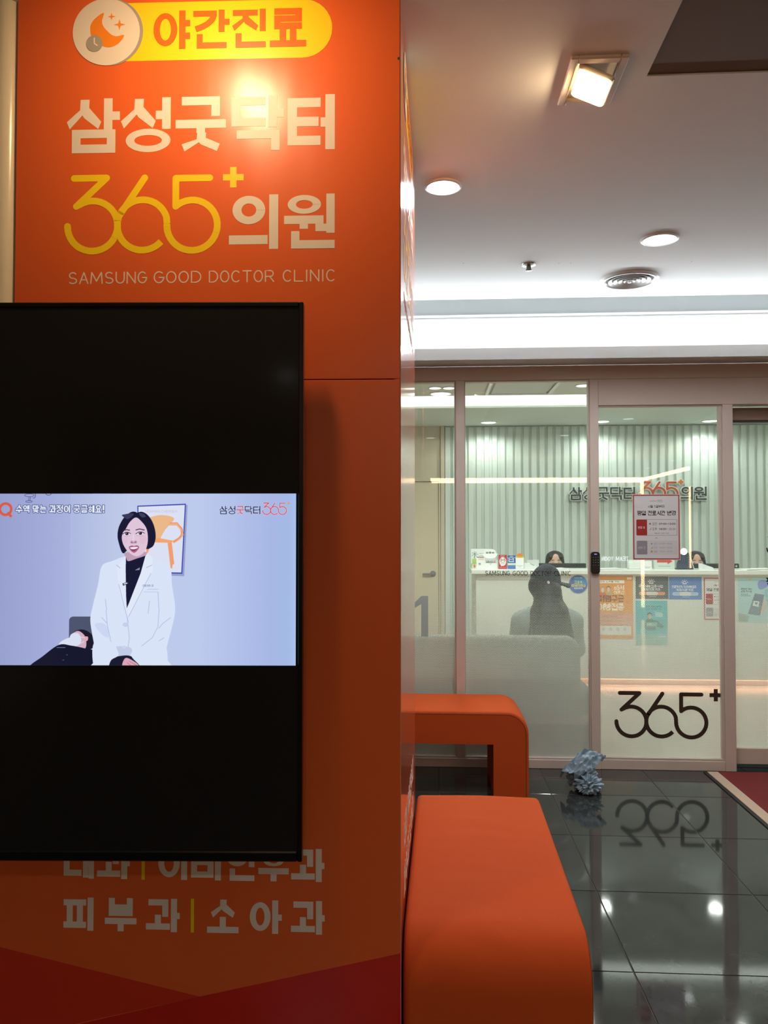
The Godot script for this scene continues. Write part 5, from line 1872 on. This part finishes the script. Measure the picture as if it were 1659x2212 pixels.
	for r in rd:
		var x := thing("card_reader", r[0].replace("right-hand monitor", "monitor with a white dot"), "card reader", Vector3(r[1], top, r[2]), -0.25, "card readers on the worktop")
		var s := mb()
		var p := PackedVector2Array([Vector2(-0.055, 0.0), Vector2(-0.055, 0.062), Vector2(-0.02, 0.058), Vector2(0.075, 0.022), Vector2(0.082, 0.0)])
		extrude(s, p, -0.045, 0.045)
		obj("body", s, mat(rgb(236, 240, 240), 0.35), x)
		var sc := obj("display", box(mb(), Vector3(0.0, 0.0, 0.0), Vector3(0.045, 0.002, 0.05), 0.0005), mat(rgb(96, 104, 104), 0.2), x)
		sc.position = Vector3(0.018, 0.0448, 0.0)
		sc.rotation.z = -0.36
		obj("keypad", box(mb(), Vector3(0.063, 0.0275, 0), Vector3(0.02, 0.002, 0.05), 0.0005, Basis(Vector3.BACK, -0.36)), mat(rgb(190, 196, 198), 0.5), x)
	var hol := thing("paper_holder", "clear white paper holder behind the card reader beside the yellow-topped card", "holder", Vector3(0.985, top, -8.13))
	obj("sheet", slab(0.0, 0.12, 0.0, 0.088, -0.004, 0.0, 0.001), mat(rgb(214, 220, 216), 0.6), hol)
	obj("base", slab(0.0, 0.12, 0.0, 0.006, -0.06, 0.0, 0.002), mat(rgb(225, 228, 226), 0.4), hol)
	var pap := [[Vector3(1.24, top, -7.97), 0.12, "loose white papers in front of the monitor behind the capped customer", 0.22], [Vector3(1.73, top, -7.98), -0.1, "loose white papers on the worktop just past the keypad post", 0.28], [Vector3(3.22, top, -8.0), 0.2, "loose white papers on the worktop behind the set-back door", 0.34]]
	for p in pap:
		var x := thing("paper_stack", p[2], "papers", p[0], p[1], "loose papers on the worktop")
		for k in 3:
			var sh := obj("sheet", slab(-p[3] / 2, p[3] / 2, k * 0.004, k * 0.004 + 0.0025, -0.09, 0.09), mat(rgb(244, 246, 244), 0.6), x)
			sh.rotation.y = 0.07 * k
			sh.rotation.z = 0.01 * k
	# right half of the worktop
	var wb := thing("printer_box", "small white receipt box with a green light beside the standing notice", "box", Vector3(2.035, top, -8.03))
	obj("body", slab(-0.05, 0.075, 0.0, 0.082, -0.08, 0.0, 0.006), mat(rgb(232, 236, 232), 0.4), wb)
	obj("lid", slab(-0.045, 0.072, 0.082, 0.090, -0.076, -0.004, 0.003), mat(rgb(244, 248, 246), 0.3), wb)
	obj("status_light", slab(-0.048, -0.02, 0.064, 0.070, 0.0, 0.002), glow(Color(0.1, 1.0, 0.5), 2.0), wb)
	c = Canvas.new(150, 150, rgb(240, 242, 240))
	c.rect(20, 104, 130, 112, rgb(160, 166, 164))
	c.rect(36, 122, 116, 130, rgb(160, 166, 164))
	card("card_stand", "small plain white standing card left of the red arrow", "card stand", Vector3(2.12, top, -8.01), 0.085, 0.086, c, 0.02)
	c = Canvas.new(200, 150, rgb(214, 224, 218))
	c.pts([28, 34, 130, 34, 130, 14, 178, 50, 130, 88, 130, 66, 28, 66], rgb(214, 84, 74))
	c.rect(40, 106, 160, 114, rgb(170, 180, 176))
	card("arrow_sign", "standing sign with a red arrow pointing along the counter", "sign", Vector3(2.225, top, -8.0), 0.20, 0.122, c, 0.03)
	var tb := thing("desk_terminal", "dark slanted desk panel topped by an added glowing white disc", "device", Vector3(2.52, top, -8.0))
	var s2 := mb()
	extrude(s2, PackedVector2Array([Vector2(-0.075, 0.004), Vector2(-0.072, 0.06), Vector2(-0.035, 0.15), Vector2(0.04, 0.168), Vector2(0.088, 0.0), Vector2(-0.06, 0.0)]), -0.02, 0.0)
	obj("panel", s2, mat(rgb(66, 78, 96), 0.2), tb)
	obj("foot", slab(-0.07, 0.085, 0.0, 0.012, -0.09, 0.0, 0.004), mat(rgb(40, 44, 50), 0.4), tb)
	obj("edge", box(mb(), Vector3(0.070, 0.085, -0.008), Vector3(0.006, 0.17, 0.03), 0.002, Basis(Vector3.BACK, 0.28)), mat(rgb(225, 230, 230), 0.3), tb)
	obj("glowing_disc", lathe(mb(), [Vector2(0.0, 0.006), Vector2(0.026, 0.006), Vector2(0.033, 0.0), Vector2(0.0, 0.0)], 24, Vector3(-0.005, 0.178, 0.002), Basis(Vector3.RIGHT, PI / 2)), glow(Color(1, 1, 1), 2.2), tb)  # glowing disc added for a bright spot; no lamp is known here
	monitor("black monitor seen from behind, in front of the seated receptionist with centre parting", Vector3(1.381, 0.745, -8.36), false)
	monitor("black monitor with a white dot seen from behind, near the sliding door's far stile", Vector3(2.945, 0.745, -8.36), true)

func monitor(label: String, at: Vector3, dot: bool) -> void:
	var t := thing("monitor", label, "monitor", at, 0.0, "monitors behind the counter")
	var bk := mat(rgb(34, 40, 40), 0.45)
	obj("casing", slab(-0.245, 0.245, 0.13, 0.431, -0.03, 0.0, 0.006), bk, t)
	obj("bulge", slab(-0.15, 0.15, 0.19, 0.38, 0.0, 0.022, 0.01), bk, t)
	obj("stand", slab(-0.025, 0.025, 0.006, 0.26, 0.0, 0.018, 0.003), bk, t)
	obj("base", slab(-0.11, 0.11, 0.0, 0.010, -0.10, 0.08, 0.004), bk, t)
	if dot:
		obj("sticker", lathe(mb(), [Vector2(0.0, 0.001), Vector2(0.011, 0.001), Vector2(0.011, 0.0)], 16, Vector3(0.215, 0.405, 0.0), Basis(Vector3.RIGHT, PI / 2)), mat(rgb(210, 216, 214), 0.4), t)

func card(called: String, label: String, category: String, at: Vector3, w: float, h: float, c: Canvas, depth: float, group := "") -> Node3D:
	var t := thing(called, label, category, at, 0.0, group)
	obj("printed_front", sheet(0, w, 0, h, 0.0008, 0.0008), paper(c.tex()), t)
	obj("back", slab(0.001, w - 0.001, 0, h - 0.001, -depth, 0.0, 0.001), mat(rgb(226, 226, 222), 0.6), t)
	return t

# ---------------------------------------------------------------- people
func finger_bones(w: Vector3, fwd: Vector3, side: Vector3, up: Vector3) -> Array:
	var o := [[w, w + fwd * 0.05, 0.022, 0.03], [w + fwd * 0.04 - side * 0.022, w + fwd * 0.08 - side * 0.024, 0.014, 0.014], [w + fwd * 0.04 + side * 0.022, w + fwd * 0.08 + side * 0.024, 0.014, 0.014]]
	var ln := [0.062, 0.072, 0.068, 0.052]
	for k in 4:
		var a := w + fwd * 0.085 + side * (-0.03 + 0.02 * k)
		var b: Vector3 = a + fwd * ln[k] * 0.55 - up * 0.012
		o.append([a, b, 0.0095, 0.0085])
		o.append([b, b + fwd * ln[k] * 0.4 - up * 0.022, 0.0085, 0.0075])
	var th := w + fwd * 0.03 - side * 0.026
	o.append([th, th + fwd * 0.03 - side * 0.028, 0.012, 0.010])
	o.append([th + fwd * 0.03 - side * 0.028, th + fwd * 0.06 - side * 0.030, 0.010, 0.008])
	return o

func person(label: String, at: Vector3, turn: float, lift: float, head_turn: float, top_c: Color, leg_c: Color, style: String) -> Node3D:
	var t := thing("person", label, "person", at, turn)
	var U := Vector3(0, lift, 0)
	var skin_m := mat(rgb(224, 180, 156), 0.5)
	skin_m.subsurf_scatter_enabled = true
	skin_m.subsurf_scatter_strength = 0.1
	var hp := Vector3(0, 1.02, 0.01) + U
	var hb := Basis(Vector3.UP, head_turn)
	var Hd := func(x: float, y: float, z: float) -> Vector3: return hp + hb * Vector3(x, y, z)
	var body := [
		[Vector3(-0.08, 0.53, 0.02) + U, Vector3(0.08, 0.53, 0.02) + U, 0.10, 0.10], [Vector3(-0.055, 0.70, 0.0) + U, Vector3(0.055, 0.70, 0.0) + U, 0.095, 0.095],
		[Vector3(-0.085, 0.85, 0.01) + U, Vector3(0.085, 0.85, 0.01) + U, 0.095, 0.095], [Vector3(0, 0.94, 0.02) + U, Vector3(-0.165, 0.875, 0.02) + U, 0.05, 0.048], [Vector3(0, 0.94, 0.02) + U, Vector3(0.165, 0.875, 0.02) + U, 0.05, 0.048],
		[Vector3(0, 0.95, 0.02) + U, hp + Vector3(0, 0.06, 0), 0.052, 0.048],
		[Hd.call(0, 0.125, 0.012), Hd.call(0, 0.15, 0.0), 0.088, 0.080], [Hd.call(0, 0.08, -0.03), Hd.call(0, 0.045, -0.055), 0.058, 0.030],
		[Hd.call(0, 0.105, -0.090), Hd.call(0, 0.085, -0.100), 0.008, 0.012], [Hd.call(-0.086, 0.10, 0.012), Hd.call(-0.088, 0.085, 0.012), 0.016, 0.012], [Hd.call(0.086, 0.10, 0.012), Hd.call(0.088, 0.085, 0.012), 0.016, 0.012]]
	var coat := [
		[Vector3(-0.085, 0.50, 0.03) + U, Vector3(0.085, 0.50, 0.03) + U, 0.125, 0.125], [Vector3(-0.07, 0.70, 0.01) + U, Vector3(0.07, 0.70, 0.01) + U, 0.118, 0.118],
		[Vector3(-0.10, 0.85, 0.02) + U, Vector3(0.10, 0.85, 0.02) + U, 0.112, 0.112], [Vector3(0, 0.945, 0.025) + U, Vector3(-0.175, 0.875, 0.025) + U, 0.062, 0.062], [Vector3(0, 0.945, 0.025) + U, Vector3(0.175, 0.875, 0.025) + U, 0.062, 0.062], [Vector3(0, 0.96, 0.02) + U, Vector3(0, 1.0, 0.015) + U, 0.066, 0.058]]
	var legs := []
	for s in [-1.0, 1.0]:
		var sh := Vector3(s * 0.19, 0.868, 0.02) + U
		var el := Vector3(s * 0.225, 0.66, -0.07) + U
		var wr := Vector3(s * 0.10, 0.60, -0.29) + U
		body.append([sh, el, 0.046, 0.038])
		body.append([el, wr, 0.037, 0.026])
		coat.append([sh, el, 0.062, 0.052])
		coat.append([el, el.lerp(wr, 0.92), 0.052, 0.040])
		var hip := Vector3(s * 0.085, 0.52, 0.0) + U
		var kn := Vector3(s * 0.105, 0.51 + lift, -0.42)
		var an := Vector3(s * 0.105, 0.09, -0.42)
		body.append([hip, kn, 0.082, 0.058])
		body.append([kn, an, 0.054, 0.036])
		body.append([an, Vector3(s * 0.115, 0.035, -0.56), 0.038, 0.028])
		legs.append([hip, kn, 0.095, 0.070])
		legs.append([kn, an + Vector3(0, 0.05, 0), 0.068, 0.056])
	obj("body", blob(body, 0.013, 0.012), skin_m, t)
	for s in [-1.0, 1.0]:
		var wr := Vector3(s * 0.10, 0.60, -0.29) + U
		obj("hand", blob(finger_bones(wr, Vector3(-s * 0.35, -0.12, -0.93).normalized(), Vector3(s * 0.93, 0, -0.35).normalized(), Vector3.UP), 0.004, 0.003), skin_m, t)
	obj("jacket", blob(coat, 0.014, 0.014), mat(top_c, 0.75), t)
	obj("trousers", blob(legs, 0.016, 0.014), mat(leg_c, 0.8), t)
	var sho := mat(rgb(50, 50, 52), 0.5)
	for s in [-1.0, 1.0]:
		obj("shoe", blob([[Vector3(s * 0.105, 0.045, -0.40), Vector3(s * 0.118, 0.036, -0.58), 0.044, 0.035]], 0.011, 0.008), sho, t)
	# face
	for s in [-1.0, 1.0]:
		obj("eye", lathe(mb(), sphere_profile(0.0125), 16, Hd.call(s * 0.031, 0.112, -0.066)), mat(rgb(240, 236, 232), 0.2), t)
		obj("iris", lathe(mb(), sphere_profile(0.0065), 12, Hd.call(s * 0.031, 0.112, -0.0735)), mat(rgb(40, 26, 20), 0.15), t)
		obj("eyebrow", tube(mb(), [Hd.call(s * 0.016, 0.134, -0.082), Hd.call(s * 0.032, 0.139, -0.078), Hd.call(s * 0.048, 0.134, -0.068)], 0.003, 6), mat(rgb(40, 30, 26), 0.8), t)
	obj("mouth", blob([[Hd.call(-0.018, 0.053, -0.078), Hd.call(0.018, 0.053, -0.078), 0.007, 0.007]], 0.004, 0.003), mat(rgb(196, 104, 100), 0.4), t)
	# hair
	var hm := mat(rgb(28, 24, 24), 0.42)
	var hair := []
	if style == "long":
		hair = [[Hd.call(0, 0.135, 0.02), Hd.call(0, 0.10, 0.05), 0.092, 0.09], [hp + Vector3(0, 0.06, 0.05), Vector3(0, 0.93, 0.095) + U, 0.097, 0.105], [Vector3(-0.03, 0.93, 0.10) + U, Vector3(-0.075, 0.62, 0.13) + U, 0.10, 0.085], [Vector3(0.04, 0.93, 0.10) + U, Vector3(0.115, 0.62, 0.13) + U, 0.10, 0.085], [Vector3(0, 0.85, 0.11) + U, Vector3(0, 0.6, 0.14) + U, 0.09, 0.07]]
	else:
		hair = [[Hd.call(0, 0.145, 0.022), Hd.call(0, 0.10, 0.045), 0.094, 0.088], [Hd.call(-0.05, 0.175, -0.005), Hd.call(-0.082, 0.10, 0.0), 0.042, 0.026], [Hd.call(0.05, 0.175, -0.005), Hd.call(0.082, 0.10, 0.0), 0.042, 0.026], [Hd.call(0, 0.07, 0.06), Hd.call(0, 0.02, 0.075), 0.06, 0.035], [Hd.call(-0.02, 0.205, -0.02), Hd.call(-0.062, 0.165, -0.055), 0.024, 0.018], [Hd.call(0.02, 0.205, -0.02), Hd.call(0.062, 0.165, -0.055), 0.024, 0.018]]
	obj("hair", blob(hair, 0.009, 0.010), hm, t)
	if style == "long":
		var cap_m := mat(rgb(34, 42, 58), 0.8)
		var cap := obj("cap", blob([[Hd.call(0, 0.15, 0.005), Hd.call(0, 0.165, 0.0), 0.104, 0.088], [Hd.call(0, 0.12, 0.01), Hd.call(0, 0.13, 0.01), 0.103, 0.103]], 0.01, 0.012), cap_m, t)
		var br := mb()
		var rows := []
		for i in 9:
			var row := []
			var f := i / 8.0
			for j in 13:
				var a := lerpf(-1.0, 1.0, j / 12.0)
				row.append(Hd.call(a * 0.080, 0.120 + 0.014 * (1 - a * a) - f * 0.024, -0.07 - f * (0.125 * sqrt(maxf(0.0, 1.0 - a * a * 0.8)))))
			rows.append(row)
		var low := []
		for r in rows:
			var q := []
			for p in r:
				q.append(p - Vector3(0, 0.014, 0))
			low.append(q)
		obj("brim", skin(rows, true), cap_m, cap)
		obj("brim_underside", skin(low, false), cap_m, cap)
		br.clear()
		obj("fastening", blob([[hp + Vector3(-0.006, 0.130, 0.116), hp + Vector3(-0.002, 0.105, 0.119), 0.011, 0.009]], 0.004, 0.003), mat(rgb(236, 238, 236), 0.4), cap)
	return t

func sphere_profile(r: float) -> Array:
	var o := []
	for k in 9:
		var a := PI / 2 - PI * k / 8.0
		o.append(Vector2(cos(a) * r, sin(a) * r))
	return o

func office_chair(label: String, at: Vector3) -> void:
	var t := thing("office_chair", label, "chair", at, 0.0, "chairs behind the counter")
	var m := mat(rgb(44, 46, 48), 0.6)
	obj("seat", slab(-0.22, 0.22, 0.39, 0.435, -0.22, 0.22, 0.02), m, t)
	obj("post", tube(mb(), [Vector3(0, 0.06, 0), Vector3(0, 0.39, 0)], 0.025, 12), m, t)
	for k in 5:
		var a := TAU * k / 5
		obj("foot", tube(mb(), [Vector3(0, 0.07, 0), Vector3(cos(a) * 0.26, 0.025, sin(a) * 0.26)], 0.02, 8), m, t)

func people() -> void:
	# sofa just inside the glass
	var t := thing("sofa", "pale grey waiting sofa seen from behind through the frosted glass", "sofa", Vector3(0, 0, 0))
	var sm := mat(rgb(158, 160, 146), 0.7)
	var rows := []
	var prof := [[0.0, 0.272], [0.0, 0.40], [0.0, 0.60], [0.0, 0.74], [0.006, 0.775], [0.022, 0.798], [0.045, 0.806], [0.10, 0.806], [0.125, 0.796], [0.14, 0.77], [0.145, 0.62], [0.145, 0.272]]
	var xs := [-1.3]
	for k in 16:
		xs.append(lerpf(-1.2, 0.90, k / 15.0))
	for k in range(1, 9):
		xs.append(0.90 + 0.088 * sin(PI / 2 * k / 8.0))
	for x in xs:
		var drop := 0.0
		if x > 0.90:
			drop = 0.088 * (1.0 - sqrt(maxf(0.0, 1.0 - pow((x - 0.90) / 0.088, 2.0))))
		var row := []
		for p in prof:
			var f := smoothstep(0.5, 0.8, p[1])
			row.append(Vector3(x, p[1] - drop * f, -5.30 - p[0]))
		rows.append(row)
	obj("backrest", skin(rows, true), sm, t)
	obj("side", slab(0.965, 0.988, 0.272, 0.70, -5.445, -5.302, 0.01), sm, t)
	obj("seat_cushion", slab(-1.3, 1.13, 0.28, 0.420, -5.98, -5.44, 0.03), sm, t)
	obj("gleam_band", slab(-1.3, 1.13, 0.231, 0.272, -5.97, -5.302, 0.004), mat(rgb(244, 212, 190), 0.5), t)  # added pale band: a pinkish gleam in the glass put into colour
	obj("plinth", slab(-1.25, 1.12, 0.0, 0.231, -5.93, -5.34, 0.004), mat(rgb(140, 138, 128), 0.6), t)
	person("person seen from behind on the sofa, dark cap and long dark hair", Vector3(0.828, 0.0, -5.70), 0.0, 0.0, deg_to_rad(-62), rgb(170, 182, 176), rgb(60, 62, 70), "long")
	person("receptionist with dark hair parted in the centre, eyes just above the monitor", Vector3(1.392, 0.0, -8.93), PI, 0.035, 0.0, rgb(214, 210, 214), rgb(50, 52, 60), "tied")
	person("receptionist half hidden behind the dark slanted desk panel, hair tied back", Vector3(2.935, 0.0, -8.93), PI - 0.35, 0.035, 0.25, rgb(206, 204, 212), rgb(50, 52, 60), "tied")
	office_chair("dark swivel chair under the receptionist with the centre parting", Vector3(1.392, 0, -8.95))
	office_chair("dark swivel chair under the receptionist behind the slanted panel", Vector3(2.935, 0, -8.95))

# ---------------------------------------------------------------- the hall behind the camera, mirrored in the glass
func far_hall() -> void:
	var k := thing("wall_kiosk", "dark shop block across the hall, outlined by warm light lines", "wall", Vector3.ZERO, 0.0, "", "structure")
	obj("front", slab(-3.2, 3.93, 0.0, 2.45, 4.58, 7.5), mat(rgb(96, 92, 88), 0.6), k)
	obj("side", slab(3.96, 4.05, 0.0, 2.45, 2.15, 4.5), mat(rgb(104, 98, 94), 0.6), k)
	var lf := thing("light_frame", "warm line of light edging the shop across the hall", "light", Vector3.ZERO)
	var g := glow(Color(1.0, 0.86, 0.64), 14.0)
	obj("light_bar", slab(0.0, 3.95, 2.465, 2.515, 4.50, 4.56), g, lf)
	obj("light_bar", slab(3.955, 4.005, 2.465, 2.515, 2.15, 4.56), g, lf)
	obj("light_bar", slab(3.88, 3.93, 0.12, 2.46, 4.50, 4.56), g, lf)
	obj("light_bar", slab(3.985, 4.005, 0.95, 2.2, 2.12, 2.145), g, lf)
	area("frame_glow", Vector3(1.97, 2.44, 4.44), Vector3(0, -0.5, -1), Vector2(3.9, 0.05), Color(1.0, 0.90, 0.76), 0.7)
	var sg := thing("shop_sign", "white lit lettering on the shop across the hall", "sign", Vector3(3.66, 1.055, 4.57), PI)
	obj("letters", print_mesh(fit("TEAM YOON", 0.0, 0.5, 0.0, 0.085, 0.15), 0, 0, 0.0, 0.012), glow(Color(0.95, 0.98, 1.0), 6.0), sg)
	var n := 0
	var spots := ["far across the hall, first of the right row", "far across the hall, second of the right row", "far across the hall, third of the right row", "added above and behind the camera", "added behind the camera over the middle of the hall", "added over the red mat's right side", "added over the hall right of the dark recessed panel", "added near the left part of the dark shop block", "added near the middle of the dark shop block"]
	for p in [[4.65, 3.4], [4.65, 5.1], [4.65, 6.8], [0.0, 1.2], [1.9, 1.0], [2.4, -2.6], [2.4, -0.6], [-0.75, 3.2], [0.9, 3.2]]:  # all but the far right row are unseen lamps added for fill light
		n += 1
		downlight(Vector3(p[0], 2.88, p[1]), 0.07, "round white hall downlight " + spots[n - 1], COOL, 0.6, 5.0, "hall downlights behind the camera")
